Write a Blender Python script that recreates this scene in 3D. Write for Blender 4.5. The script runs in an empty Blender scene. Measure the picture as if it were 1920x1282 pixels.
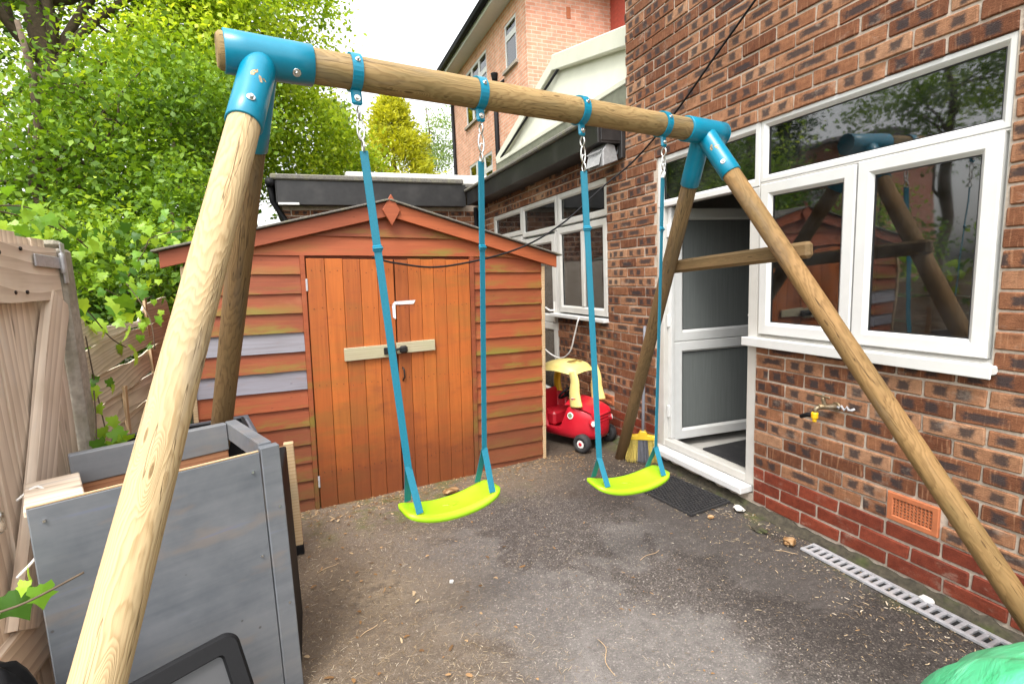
import bpy, bmesh, math, random
import numpy as np
from mathutils import Matrix, Vector
random.seed(7); rng = np.random.default_rng(7)
scene = bpy.context.scene
# ---------------------------------------------------------------- camera
def cam_axes(pitch, roll, yaw):
    fw = Vector((math.sin(yaw)*math.cos(pitch), math.cos(yaw)*math.cos(pitch), -math.sin(pitch)))
    r = Vector((math.cos(yaw), -math.sin(yaw), 0)); u = r.cross(fw)
    return fw, r*math.cos(roll)+u*math.sin(roll), -r*math.sin(roll)+u*math.cos(roll)
fw_, rt_, up_ = cam_axes(0.1295, -0.041, 0.3743)
cd = bpy.data.cameras.new('camera'); cam = bpy.data.objects.new('camera', cd)
scene.collection.objects.link(cam); scene.camera = cam
cam.matrix_world = Matrix(((rt_.x, up_.x, -fw_.x, 0), (rt_.y, up_.y, -fw_.y, 0), (rt_.z, up_.z, -fw_.z, 1.44), (0, 0, 0, 1)))
cd.sensor_width = 36; cd.lens = 18.0; cd.clip_start = 0.05; cd.clip_end = 1000
# ---------------------------------------------------------------- sky, sun, exposure
SUN_EL, SUN_AZ = math.radians(58), math.radians(215)      # azimuth clockwise from +Y: high, behind and left of the viewer
w = bpy.data.worlds.new('World'); scene.world = w; w.use_nodes = True
wn = w.node_tree; wn.nodes.clear()
sky = wn.nodes.new('ShaderNodeTexSky'); sky.sky_type = 'NISHITA'; sky.sun_disc = False
sky.sun_elevation = SUN_EL; sky.sun_rotation = SUN_AZ; sky.dust_density = 4; sky.air_density = 1.5
hs = wn.nodes.new('ShaderNodeHueSaturation'); hs.inputs['Saturation'].default_value = .12; hs.inputs['Value'].default_value = 1.6
bgn = wn.nodes.new('ShaderNodeBackground'); bgn.inputs['Strength'].default_value = 0.15
wo = wn.nodes.new('ShaderNodeOutputWorld')
wn.links.new(sky.outputs[0], hs.inputs['Color']); wn.links.new(hs.outputs[0], bgn.inputs['Color']); wn.links.new(bgn.outputs[0], wo.inputs[0])
sd = bpy.data.lights.new('sun', 'SUN'); sd.energy = 1.1; sd.angle = math.radians(18); sd.color = (1, .96, .9)
sun = bpy.data.objects.new('sun', sd); scene.collection.objects.link(sun)
sdir = Vector((math.sin(SUN_AZ)*math.cos(SUN_EL), math.cos(SUN_AZ)*math.cos(SUN_EL), math.sin(SUN_EL)))
sun.rotation_euler = sdir.to_track_quat('Z', 'Y').to_euler()
scene.view_settings.view_transform = 'Standard'; scene.view_settings.look = 'None'
scene.view_settings.exposure = 1.0; scene.view_settings.gamma = 1
try: scene.view_settings.use_curve_mapping = False
except Exception: pass
# ---------------------------------------------------------------- helpers
COL = scene.collection; W = {}
def link(o, parent=None, M=None):
    COL.objects.link(o); M = M or Matrix.Identity(4); W[o.name] = M
    if parent is not None:
        o.parent = parent; o.matrix_parent_inverse = W[parent.name].inverted()
    o.matrix_basis = M
    return o
def tag(o, label=None, cat=None, group=None, kind=None):
    if label: o['label'] = label
    if cat: o['category'] = cat
    if group: o['group'] = group
    if kind: o['kind'] = kind
    return o
def empty(name, loc, label, cat, group=None, M=None):
    o = bpy.data.objects.new(name, None); o.empty_display_size = .1
    return tag(link(o, None, M or Matrix.Translation(loc)), label, cat, group)
def obj(name, mesh, mat=None, parent=None, M=None):
    if mat is not None and not mesh.materials: mesh.materials.append(mat)
    return link(bpy.data.objects.new(name, mesh), parent, M)
def mesh_from(verts, faces, smooth=False):
    m = bpy.data.meshes.new('m'); m.from_pydata([tuple(v) for v in verts], [], faces); m.update()
    if smooth: m.polygons.foreach_set('use_smooth', [True]*len(m.polygons))
    return m
def bm_mesh(bm, smooth=False):
    m = bpy.data.meshes.new('m'); bm.normal_update(); bm.to_mesh(m); bm.free()
    if smooth: m.polygons.foreach_set('use_smooth', [True]*len(m.polygons))
    return m
_bc = {}
def box_mesh(sx, sy, sz, bev=.003, key=None):
    k = (round(sx, 4), round(sy, 4), round(sz, 4), bev, key)
    if k in _bc: return _bc[k]
    bm = bmesh.new(); bmesh.ops.create_cube(bm, size=1)
    bmesh.ops.scale(bm, vec=(sx, sy, sz), verts=bm.verts)
    if bev: bmesh.ops.bevel(bm, geom=list(bm.edges), offset=min(bev, .45*min(sx, sy, sz)), segments=1, affect='EDGES', profile=.6)
    m = bm_mesh(bm); _bc[k] = m
    return m
def frame_M(o, x, y, z=None):
    x = Vector(x).normalized(); y = Vector(y); y = (y-x*y.dot(x)).normalized(); z = x.cross(y)
    return Matrix(((x.x, y.x, z.x, o[0]), (x.y, y.y, z.y, o[1]), (x.z, y.z, z.z, o[2]), (0, 0, 0, 1)))
def box(name, c, s, mat, parent=None, M=None, bev=.003, rot=None):
    """box of size s centred at c (in frame M); the mesh carries its own material"""
    m = box_mesh(s[0], s[1], s[2], bev, mat.name)
    T = Matrix.Translation(c)
    if rot: T = T @ rot
    return obj(name, m, mat, parent, (M @ T) if M else T)
def span(name, a, b, mat, parent=None, M=None, bev=.003):
    c = [(p+q)/2 for p, q in zip(a, b)]; s = [abs(q-p) for p, q in zip(a, b)]
    return box(name, c, s, mat, parent, M, bev)
def bar(name, p, q, wd, th, mat, parent=None, side=(0, 0, 1), bev=.003, M=None):
    """timber from p to q: local X along, width wd along `side`, thickness th"""
    p, q = Vector(p), Vector(q); x = q-p
    F = frame_M((p+q)/2, x, side)
    m = box_mesh(x.length, wd, th, bev, mat.name)
    return obj(name, m, mat, parent, (M @ F) if M else F)
def cyl_mesh(L, r0, r1=None, n=20, cap=.004):
    r1 = r0 if r1 is None else r1; v = []; f = []
    st = [(-L/2, r0-cap), (-L/2+cap, r0)] + [(-L/2+cap+(L-2*cap)*i/4, r0+(r1-r0)*i/4) for i in range(1, 4)] + [(L/2-cap, r1), (L/2, r1-cap)]
    for x, r in st:
        for k in range(n):
            a = 2*math.pi*k/n; v.append((x, r*math.cos(a), r*math.sin(a)))
    for i in range(len(st)-1):
        for k in range(n):
            f.append((i*n+k, (i+1)*n+k, (i+1)*n+(k+1) % n, i*n+(k+1) % n))
    f.append(tuple(range(n))); f.append(tuple(reversed(range((len(st)-1)*n, len(st)*n))))
    m = mesh_from(v, f, True)
    m.polygons[len(m.polygons)-1].use_smooth = False; m.polygons[len(m.polygons)-2].use_smooth = False
    return m
def cyl(name, p, q, r0, mat, parent=None, r1=None, n=20, side=(0, 0, 1), cap=.004, M=None):
    p, q = Vector(p), Vector(q); x = q-p
    s = Vector(side)
    if abs(x.normalized().dot(s)) > .98: s = Vector((1, 0, 0))
    F = frame_M((p+q)/2, x, s)
    return obj(name, cyl_mesh(x.length, r0, r1, n, min(cap, r0*.3)), mat, parent, (M @ F) if M else F)
def tube_geo(pts, r, n=8, flat=None):
    """swept tube through points; r number or list; flat=(a,b) elliptical factors"""
    P = [Vector(p) for p in pts]; v = []; f = []; up = Vector((0, 0, 1))
    N = len(P)
    t0 = (P[1]-P[0]).normalized()
    nrm = up if abs(t0.dot(up)) < .95 else Vector((1, 0, 0))
    for i, p in enumerate(P):
        t = (P[min(i+1, N-1)]-P[max(i-1, 0)]).normalized()
        nrm = (nrm-t*nrm.dot(t)).normalized(); bn = t.cross(nrm)
        rr = r[i] if isinstance(r, (list, tuple)) else r
        a, b = flat or (1, 1)
        for k in range(n):
            an = 2*math.pi*k/n
            v.append(p+nrm*math.cos(an)*rr*a+bn*math.sin(an)*rr*b)
    for i in range(N-1):
        for k in range(n):
            f.append((i*n+k, i*n+(k+1) % n, (i+1)*n+(k+1) % n, (i+1)*n+k))
    f.append(tuple(reversed(range(n)))); f.append(tuple(range((N-1)*n, N*n)))
    return v, f
def tube(name, pts, r, mat, parent=None, n=8, flat=None, M=None, smooth=True):
    v, f = tube_geo(pts, r, n, flat)
    return obj(name, mesh_from(v, f, smooth), mat, parent, M)
def prism(name, poly, depth, mat, parent=None, M=None, bev=0):
    """polygon in local XY, extruded along +Z by depth"""
    bm = bmesh.new(); vs = [bm.verts.new((x, y, 0)) for x, y in poly]; fc = bm.faces.new(vs)
    r = bmesh.ops.extrude_face_region(bm, geom=[fc])
    bmesh.ops.translate(bm, vec=(0, 0, depth), verts=[e for e in r['geom'] if isinstance(e, bmesh.types.BMVert)])
    bmesh.ops.recalc_face_normals(bm, faces=bm.faces)
    if bev: bmesh.ops.bevel(bm, geom=list(bm.edges), offset=bev, segments=1, affect='EDGES')
    return obj(name, bm_mesh(bm), mat, parent, M)
class Acc:
    """many boxes/polys in one mesh"""
    def __init__(s): s.v = []; s.f = []
    def add(s, v, f):
        o = len(s.v); s.v += [tuple(x) for x in v]; s.f += [tuple(i+o for i in q) for q in f]
    def box(s, a, b):
        x0, y0, z0 = a; x1, y1, z1 = b
        s.add([(x0, y0, z0), (x1, y0, z0), (x1, y1, z0), (x0, y1, z0), (x0, y0, z1), (x1, y0, z1), (x1, y1, z1), (x0, y1, z1)],
              [(0, 3, 2, 1), (4, 5, 6, 7), (0, 1, 5, 4), (1, 2, 6, 5), (2, 3, 7, 6), (3, 0, 4, 7)])
    def build(s, name, mat, parent=None, M=None, smooth=False): return obj(name, mesh_from(s.v, s.f, smooth), mat, parent, M)
def catmull(P, k=6):
    P = [Vector(p) for p in P]; out = []
    for i in range(len(P)-1):
        a, b, c, d = P[max(i-1, 0)], P[i], P[i+1], P[min(i+2, len(P)-1)]
        for j in range(k):
            t = j/k; out.append(.5*((2*b)+(c-a)*t+(2*a-5*b+4*c-d)*t*t+(3*b-a-3*c+d)*t**3))
    return out+[P[-1]]
# ---------------------------------------------------------------- materials
class NT:
    def __init__(s, name):
        s.m = bpy.data.materials.new(name); s.m.use_nodes = True; s.t = s.m.node_tree; s.t.nodes.clear()
        s.out = s.t.nodes.new('ShaderNodeOutputMaterial')
    def n(s, typ, **kw):
        nd = s.t.nodes.new('ShaderNode'+typ)
        for k, v in kw.items(): setattr(nd, k, v)
        return nd
    def put(s, sock, v):
        if hasattr(v, 'is_linked') or isinstance(v, bpy.types.NodeSocket): s.t.links.new(v, sock)
        elif v is not None:
            if isinstance(v, (tuple, list)) and len(v) == 3 and sock.type == 'RGBA': v = (*v, 1)
            sock.default_value = v
    def math(s, op, a, b=None, c=None, clamp=False):
        nd = s.n('Math', operation=op, use_clamp=clamp); s.put(nd.inputs[0], a)
        if b is not None: s.put(nd.inputs[1], b)
        if c is not None: s.put(nd.inputs[2], c)
        return nd.outputs[0]
    def mix(s, f, a, b, blend='MIX'):
        nd = s.n('MixRGB', blend_type=blend); s.put(nd.inputs[0], f); s.put(nd.inputs[1], a); s.put(nd.inputs[2], b); return nd.outputs[0]
    def ramp(s, f, stops, interp='LINEAR'):
        nd = s.n('ValToRGB'); s.put(nd.inputs[0], f); cr = nd.color_ramp; cr.interpolation = interp
        while len(cr.elements) < len(stops): cr.elements.new(.5)
        for e, (p, c) in zip(cr.elements, stops): e.position = p; e.color = (*c, 1) if len(c) == 3 else c
        return nd.outputs[0]
    def step(s, v, lo, hi):
        nd = s.n('MapRange', interpolation_type='SMOOTHSTEP'); s.put(nd.inputs[0], v); s.put(nd.inputs[1], lo); s.put(nd.inputs[2], hi); return nd.outputs[0]
    def noise(s, vec, scale, detail=4, rough=.55, dist=0, col=False):
        nd = s.n('TexNoise'); s.put(nd.inputs['Vector'], vec); s.put(nd.inputs['Scale'], scale); s.put(nd.inputs['Detail'], detail)
        s.put(nd.inputs['Roughness'], rough); s.put(nd.inputs['Distortion'], dist); return nd.outputs[1 if col else 0]
    def voro(s, vec, scale, out='Distance', feature='F1', rand=1):
        nd = s.n('TexVoronoi', feature=feature); s.put(nd.inputs['Vector'], vec); s.put(nd.inputs['Scale'], scale); s.put(nd.inputs['Randomness'], rand); return nd.outputs[out]
    def vmath(s, op, a, b=None):
        nd = s.n('VectorMath', operation=op); s.put(nd.inputs[0], a)
        if b is not None: s.put(nd.inputs[1], b)
        return nd.outputs[0]
    def vscale(s, v, k):
        nd = s.n('VectorMath', operation='SCALE'); s.put(nd.inputs[0], v); nd.inputs['Scale'].default_value = k; return nd.outputs[0]
    def map(s, vec, scale=(1, 1, 1), loc=(0, 0, 0)):
        nd = s.n('Mapping'); s.put(nd.inputs[0], vec); nd.inputs['Scale'].default_value = scale; nd.inputs['Location'].default_value = loc; return nd.outputs[0]
    def obj_co(s): return s.n('TexCoord').outputs['Object']
    def geo_pos(s): return s.n('NewGeometry').outputs['Position']
    def rnd(s): return s.n('ObjectInfo').outputs['Random']
    def sep(s, v):
        nd = s.n('SeparateXYZ'); s.put(nd.inputs[0], v); return nd.outputs
    def comb(s, x, y, z):
        nd = s.n('CombineXYZ'); s.put(nd.inputs[0], x); s.put(nd.inputs[1], y); s.put(nd.inputs[2], z); return nd.outputs[0]
    def bump(s, h, strength=.3, dist=.01):
        nd = s.n('Bump'); s.put(nd.inputs['Height'], h); nd.inputs['Strength'].default_value = strength; nd.inputs['Distance'].default_value = dist; return nd.outputs[0]
    def pbr(s, col, rough=.6, normal=None, metallic=0, spec=None, **kw):
        p = s.n('BsdfPrincipled'); s.put(p.inputs['Base Color'], col); s.put(p.inputs['Roughness'], rough); s.put(p.inputs['Metallic'], metallic)
        if normal is not None: s.put(p.inputs['Normal'], normal)
        if spec is not None: s.put(p.inputs['Specular IOR Level'], spec)
        for k, v in kw.items(): s.put(p.inputs[k], v)
        s.t.links.new(p.outputs[0], s.out.inputs[0]); return p
def plain(name, col, rough=.5, metallic=0, var=.12, nscale=30, bump=.05, dirt=None, dirt_amt=.4, spec=None, **kw):
    t = NT(name); co = t.obj_co()
    nz = t.noise(co, nscale, 5); nb = t.noise(co, nscale*.17, 3)
    c = t.mix(1, col, t.ramp(nz, [(.25, (1-var,)*3), (.75, (1+var,)*3)]), 'MULTIPLY')
    if dirt: c = t.mix(t.math('MULTIPLY', t.step(nb, .45, .75), dirt_amt), c, dirt)
    t.pbr(c, t.math('ADD', rough-.06, t.math('MULTIPLY', nz, .12)), t.bump(nz, bump, .004) if bump else None, metallic, spec, **kw)
    return t.m
def wood(name, light, dark, grain=18, rough=.65, stain=None, stain_amt=0, bump=.25, ring=1.0, knots=True, ripple=False, white=0):
    """planks and logs: local X runs along the grain; every object gets its own offset"""
    t = NT(name); co = t.obj_co(); r = t.rnd()
    off = t.comb(t.math('MULTIPLY', r, 37.), t.math('MULTIPLY', r, 11.), t.math('MULTIPLY', r, 23.))
    p = t.vmath('ADD', co, off)
    ps = t.map(p, (.09, 1, 1))
    wob = t.noise(ps, 5, 2, .5, col=True)
    pw = t.vmath('ADD', ps, t.vscale(t.vmath('SUBTRACT', wob, (.5, .5, .5)), .085*ring))
    wv = t.n('TexWave', wave_type='RINGS', rings_direction='X', wave_profile='SAW'); t.put(wv.inputs['Vector'], pw)
    wv.inputs['Scale'].default_value = grain; wv.inputs['Distortion'].default_value = 1.2; wv.inputs['Detail'].default_value = 2; wv.inputs['Detail Scale'].default_value = 1.5
    fine = t.noise(t.map(p, (2.2, 130, 130)), 1.0, 4, .6)
    g = t.math('ADD', t.math('MULTIPLY', wv.outputs[1], .62), t.math('MULTIPLY', fine, .45))
    c = t.ramp(g, [(.12, light), (.55, tuple((a*.6+b*.4) for a, b in zip(light, dark))), (.98, dark)])
    big = t.noise(p, 3.2, 3)
    c = t.mix(t.step(big, .35, .75), c, t.mix(1, c, (.82, .80, .76), 'MULTIPLY'))
    hgt = g
    if knots:
        kv = t.voro(t.map(p, (2.3, 7, 7)), 1.0)
        km = t.math('SUBTRACT', 1, t.step(kv, .05, .13))
        kr = t.math('SUBTRACT', 1, t.step(kv, .1, .26))
        c = t.mix(t.math('MULTIPLY', kr, .35), c, dark); c = t.mix(t.math('MULTIPLY', km, .8), c, tuple(x*.45 for x in dark))
    if stain: c = t.mix(t.math('MULTIPLY', t.step(t.noise(t.map(p, (.6, 1.6, 1.6)), 4.5, 4), .44, .7), stain_amt), c, stain)
    if white: c = t.mix(t.math('MULTIPLY', t.step(t.noise(t.map(p, (.7, 3, 3)), 6, 5), .55, .75), white), c, (.6, .55, .5))
    if ripple: hgt = t.math('ADD', hgt, t.math('MULTIPLY', t.math('SINE', t.math('MULTIPLY', t.sep(t.vmath('ADD', co, t.vscale(wob, .02)))[1], 420)), .5))
    t.pbr(c, rough, t.bump(hgt, bump, .004)); return t.m
def painted_wood(name, col, wear, algae=None, algae_amt=0, rough=.62, grey=None, drip=False):
    """stained shed timber: grain shows through, per-board tone, worn and green in places (world-space patches)"""
    t = NT(name); co = t.obj_co(); r = t.rnd(); pos = t.geo_pos()
    off = t.comb(t.math('MULTIPLY', r, 31.), t.math('MULTIPLY', r, 17.), 0.); p = t.vmath('ADD', co, off)
    fine = t.noise(t.map(p, (3, 90, 90)), 1, 5, .6); mid = t.noise(t.map(p, (1.2, 14, 14)), 1.2, 4, .6, 1.0)
    c = t.mix(1, col, t.ramp(t.math('ADD', t.math('MULTIPLY', fine, .5), t.math('MULTIPLY', mid, .5)), [(.25, (.68, .62, .58)), (.5, (.98, .98, .98)), (.75, (1.2, 1.25, 1.3))]), 'MULTIPLY')
    c = t.mix(1, c, t.ramp(r, [(0, (.74, .72, .74)), (.5, (1, 1, 1)), (1, (1.16, 1.2, 1.1))]), 'MULTIPLY')
    spots = t.math('SUBTRACT', 1, t.step(t.voro(t.map(p, (8, 22, 22)), 1.0), .03, .09))
    c = t.mix(t.math('MULTIPLY', spots, .6), c, tuple(x*.3 for x in col))
    n1 = t.noise(t.map(pos, (1, 1, 2.2)), 4.5, 5, .65)
    c = t.mix(t.math('MULTIPLY', t.step(n1, .56, .74), .55), c, wear)
    if algae:
        z = t.sep(pos)[2]
        n2 = t.noise(t.map(pos, (.9, .9, 4.5), (3, 1, 7)), 2.6, 5, .7)
        up = t.step(t.noise(t.map(pos, (1, 1, .4), (9, 0, 0)), 1.3, 2), .4, .6)
        c = t.mix(t.math('MULTIPLY', t.math('MULTIPLY', t.step(n2, .43, .62), up), t.math('MULTIPLY', algae_amt, t.math('SUBTRACT', 1, t.math('MULTIPLY', t.step(t.sep(co)[2], .01, .085), .9)))) if drip else t.math('MULTIPLY', t.math('MULTIPLY', t.step(n2, .43, .62), up), algae_amt), c, algae)
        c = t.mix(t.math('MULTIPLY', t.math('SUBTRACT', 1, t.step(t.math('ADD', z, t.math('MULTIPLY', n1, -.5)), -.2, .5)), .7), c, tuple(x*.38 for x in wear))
    t.pbr(c, rough, t.bump(t.math('ADD', fine, t.math('MULTIPLY', mid, .6)), .25, .003)); return t.m
def brick_mat(name, tones, kiss=True, rough=.85):
    """colour per brick from the mesh attribute 'rnd'; fired-on dark kiss marks from the brick's own UV"""
    t = NT(name); at = t.n('Attribute', attribute_name='rnd'); rs = t.n('SeparateColor'); t.put(rs.inputs[0], at.outputs['Color']); R, G, B = rs.outputs[:3]
    uv = t.n('UVMap').outputs[0]; u, v, _ = t.sep(uv)
    seed = t.comb(t.math('MULTIPLY', R, 53.), t.math('MULTIPLY', G, 29.), t.math('MULTIPLY', B, 71.))
    p = t.vmath('ADD', t.map(uv, (3, 1, 1)), seed)
    n1 = t.noise(p, 2.2, 5, .65); n2 = t.noise(p, 14, 4, .6); n3 = t.noise(t.map(p, (.5, 6, 1)), 3, 3)
    c = t.ramp(B, tones)
    c = t.mix(1, c, t.ramp(n1, [(.25, (.66, .62, .60)), (.75, (1.3, 1.32, 1.3))]), 'MULTIPLY')
    c = t.mix(1, c, t.ramp(n2, [(.3, (.8, .8, .8)), (.7, (1.15, 1.15, 1.15))]), 'MULTIPLY')
    if kiss:
        wob = t.math('ADD', t.math('MULTIPLY', t.math('SUBTRACT', n1, .5), 1.1), t.math('MULTIPLY', t.math('SUBTRACT', n2, .5), .45))
        def blob(cu, wu, wv, cv=.5):
            du = t.math('DIVIDE', t.math('ABSOLUTE', t.math('SUBTRACT', u, cu)), wu); dv = t.math('DIVIDE', t.math('ABSOLUTE', t.math('SUBTRACT', v, cv)), wv)
            d = t.math('ADD', t.math('MAXIMUM', du, dv), wob); return t.math('SUBTRACT', 1, t.step(d, .55, 1.18))
        two = t.math('MAXIMUM', blob(t.math('ADD', .24, t.math('MULTIPLY', G, .1)), .13, .36), blob(t.math('ADD', .62, t.math('MULTIPLY', R, .12)), .13, .36))
        long_ = blob(t.math('ADD', .4, t.math('MULTIPLY', R, .25)), .36, .27, t.math('ADD', .35, t.math('MULTIPLY', B, .3)))
        one = blob(t.math('ADD', .25, t.math('MULTIPLY', R, .5)), .16, .3)
        m = t.math('MAXIMUM', t.math('MULTIPLY', two, t.math('LESS_THAN', G, .38)), t.math('MULTIPLY', long_, t.math('MULTIPLY', t.math('GREATER_THAN', G, .38), t.math('LESS_THAN', G, .56))))
        m = t.math('MAXIMUM', m, t.math('MULTIPLY', one, t.math('MULTIPLY', t.math('GREATER_THAN', G, .56), t.math('LESS_THAN', G, .74))))
        halo = t.step(t.noise(t.map(p, (2.5, .15, 1)), 3.0, 2), .56, .68)
        c = t.mix(t.math('MULTIPLY', halo, .45), c, (.38, .2, .11))
        c = t.mix(t.math('MULTIPLY', m, t.math('ADD', .62, t.math('MULTIPLY', n2, .45))), c, t.mix(n2, (.010, .010, .013), (.048, .043, .045)))
    pos = t.geo_pos(); wz = t.sep(pos)[2]; gr = t.noise(t.map(pos, (1.4, 1.4, .8)), 1.6, 5, .65)
    c = t.mix(t.math('MULTIPLY', t.step(gr, .40, .72), .30), c, t.mix(1, c, (.52, .46, .42), 'MULTIPLY'))
    bl = t.noise(t.map(pos, (3, 3, 5), (4, 2, 1)), 2.4, 5, .7); c = t.mix(t.math('MULTIPLY', t.step(bl, .56, .74), .35), c, (.46, .37, .29))
    t.pbr(c, rough, t.bump(t.math('ADD', n2, t.math('MULTIPLY', n3, .7)), .6, .005), spec=.25); return t.m
def leaf_mat(name, stops, transl=.45, rough=.45):
    t = NT(name); at = t.n('Attribute', attribute_name='rnd'); rs = t.n('SeparateColor'); t.put(rs.inputs[0], at.outputs['Color'])
    c = t.ramp(rs.outputs[0], stops)
    p = t.n('BsdfPrincipled'); t.put(p.inputs['Base Color'], c); p.inputs['Roughness'].default_value = rough; p.inputs['Specular IOR Level'].default_value = .35
    tr = t.n('BsdfTranslucent'); t.put(tr.inputs[0], t.mix(1, c, (1.25, 1.15, .5), 'MULTIPLY'))
    mx = t.n('MixShader'); mx.inputs[0].default_value = transl; t.t.links.new(p.outputs[0], mx.inputs[1]); t.t.links.new(tr.outputs[0], mx.inputs[2]); t.t.links.new(mx.outputs[0], t.out.inputs[0])
    return t.m
def glass_mat(name, ior=1.9, tint=(.82, .86, .85), haze=0, ripple=False):
    t = NT(name); fr = t.n('Fresnel'); fr.inputs[0].default_value = ior
    gl = t.n('BsdfGlossy'); gl.inputs['Roughness'].default_value = .025; tr = t.n('BsdfTransparent'); t.put(tr.inputs[0], (*tint, 1))
    nb = t.bump(t.noise(t.obj_co(), 2.2, 2), .06, .02)
    for nd in (fr, gl): t.t.links.new(nb, nd.inputs['Normal'])
    mx = t.n('MixShader'); t.t.links.new(fr.outputs[0], mx.inputs[0]); t.t.links.new(tr.outputs[0], mx.inputs[1]); t.t.links.new(gl.outputs[0], mx.inputs[2])
    if haze:
        df = t.n('BsdfDiffuse'); df.inputs[0].default_value = (.55, .56, .55, 1); m2 = t.n('MixShader')
        t.put(m2.inputs[0], t.math('MULTIPLY', t.step(t.noise(t.map(t.obj_co(), (1, 3, 3)), 2.0, 5, .65), .25, .8), haze*2)); t.t.links.new(mx.outputs[0], m2.inputs[1]); t.t.links.new(df.outputs[0], m2.inputs[2]); mx = m2
    t.t.links.new(mx.outputs[0], t.out.inputs[0]); return t.m
def log_mat(name, light, dark, stain, stain_amt, rough=.72):
    """machined log: growth rings cut by the round surface (cathedral figure), knots, checks; local X along the log"""
    t = NT(name); co = t.obj_co(); r = t.rnd(); x, y, z = t.sep(co); xs = t.math('ADD', x, t.math('MULTIPLY', r, 40.))
    dr = t.noise(t.comb(t.math('MULTIPLY', xs, .8), 0., t.math('MULTIPLY', r, 9.)), 1.0, 2, .5, col=True)
    dr2 = t.noise(t.comb(t.math('MULTIPLY', xs, 5.), t.math('MULTIPLY', y, 14), t.math('MULTIPLY', z, 14)), 1.0, 3, .5, col=True)
    d3 = t.vmath('ADD', t.vscale(t.vmath('SUBTRACT', dr, (.5, .5, .5)), .09), t.vscale(t.vmath('SUBTRACT', dr2, (.5, .5, .5)), .014))
    a, b, c3 = t.sep(d3)
    ang = t.math('ARCTAN2', z, y); kv = t.n('TexVoronoi', voronoi_dimensions='2D'); t.put(kv.inputs['Vector'], t.comb(t.math('MULTIPLY', xs, 1.9), t.math('MULTIPLY', ang, .40), 0.)); kv.inputs['Scale'].default_value = 1; kd = kv.outputs['Distance']
    near = t.math('SUBTRACT', 1, t.step(kd, .02, .17))
    yy = t.math('ADD', y, a); zz = t.math('ADD', z, b)
    d = t.math('SQRT', t.math('ADD', t.math('MULTIPLY', yy, yy), t.math('MULTIPLY', zz, zz)))
    d = t.math('ADD', d, t.math('MULTIPLY', near, .011))
    s = t.math('FRACT', t.math('MULTIPLY', d, 560.))
    ringv = t.math('MULTIPLY', t.step(s, .05, .75), t.math('SUBTRACT', 1, t.step(s, .75, 1.0)))
    fine = t.noise(t.comb(t.math('MULTIPLY', xs, 4), t.math('MULTIPLY', y, 260), t.math('MULTIPLY', z, 260)), 1, 4, .65)
    g = t.math('ADD', t.math('MULTIPLY', ringv, .42), t.math('MULTIPLY', fine, .55))
    c = t.ramp(g, [(.10, light), (.5, tuple(p*.72+q*.28 for p, q in zip(light, dark))), (1, dark)])
    big = t.noise(t.comb(t.math('MULTIPLY', xs, 3.), t.math('MULTIPLY', y, 16), t.math('MULTIPLY', z, 16)), 1, 4, .6)
    c = t.mix(t.math('MULTIPLY', t.step(big, .36, .74), stain_amt), c, stain)
    krings = t.math('FRACT', t.math('MULTIPLY', kd, 55.))
    kc = t.mix(krings, tuple(q*.75 for q in dark), tuple(q*.38 for q in dark))
    c = t.mix(t.math('MULTIPLY', t.math('SUBTRACT', 1, t.step(kd, .022, .036)), .85), c, kc)
    ck = t.noise(t.comb(t.math('MULTIPLY', xs, 2.2), t.math('MULTIPLY', y, 60), t.math('MULTIPLY', z, 60)), 1, 2, .5)
    ckm = t.math('SUBTRACT', 1, t.step(t.math('ABSOLUTE', t.math('SUBTRACT', ck, .40)), .0, .014))
    gry = t.noise(t.comb(t.math('MULTIPLY', xs, 1.6), t.math('MULTIPLY', y, 9), t.math('MULTIPLY', z, 9)), 1.3, 5, .65); c = t.mix(t.math('MULTIPLY', t.step(gry, .52, .70), .35), c, tuple(.45*sum(light)/3+.12*q for q in light))
    c = t.mix(t.math('MULTIPLY', ckm, .75), c, tuple(q*.3 for q in dark))
    h = t.math('SUBTRACT', t.math('ADD', t.math('MULTIPLY', g, .5), t.math('MULTIPLY', big, .4)), t.math('MULTIPLY', ckm, 1.2))
    t.pbr(c, rough, t.bump(h, .4, .004), spec=.22); return t.m
MT = {}
MT['asphalt'] = None
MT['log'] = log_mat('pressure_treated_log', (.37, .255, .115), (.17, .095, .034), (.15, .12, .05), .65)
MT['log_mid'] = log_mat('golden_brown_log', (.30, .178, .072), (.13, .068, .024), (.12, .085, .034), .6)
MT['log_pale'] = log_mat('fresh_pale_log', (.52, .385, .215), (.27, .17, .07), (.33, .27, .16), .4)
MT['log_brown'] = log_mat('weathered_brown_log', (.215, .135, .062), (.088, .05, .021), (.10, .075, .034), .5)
MT['teal'] = plain('teal_powder_coat', (.0, .19, .30), .3, 0, .05, 60, .02)
MT['strap'] = plain('teal_webbing', (.003, .145, .215), .6, 0, .18, 300, .15)
MT['steel'] = plain('zinc_steel', (.62, .62, .6), .28, 1, .1, 80, .03)
MT['lime'] = plain('lime_plastic', (.30, .56, .010), .36, 0, .05, 14, .02)
MT['shed'] = painted_wood('orange_shed_stain', (.285, .062, .018), (.30, .10, .04), (.19, .14, .018), 1.0, drip=True)
MT['shed_door'] = painted_wood('orange_door_stain', (.37, .090, .013), (.24, .054, .016), (.13, .11, .018), .3)
MT['shed_trim'] = painted_wood('fresh_orange_trim', (.34, .080, .027), (.30, .076, .034))
MT['shed_grey'] = painted_wood('grey_painted_board', (.20, .185, .22), (.24, .14, .11))
MT['old_wood'] = wood('silvered_fence_wood', (.80, .71, .56), (.36, .30, .21), grain=34, rough=.85, stain=(.48, .42, .28), stain_amt=.5, bump=.5, white=.4)
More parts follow.
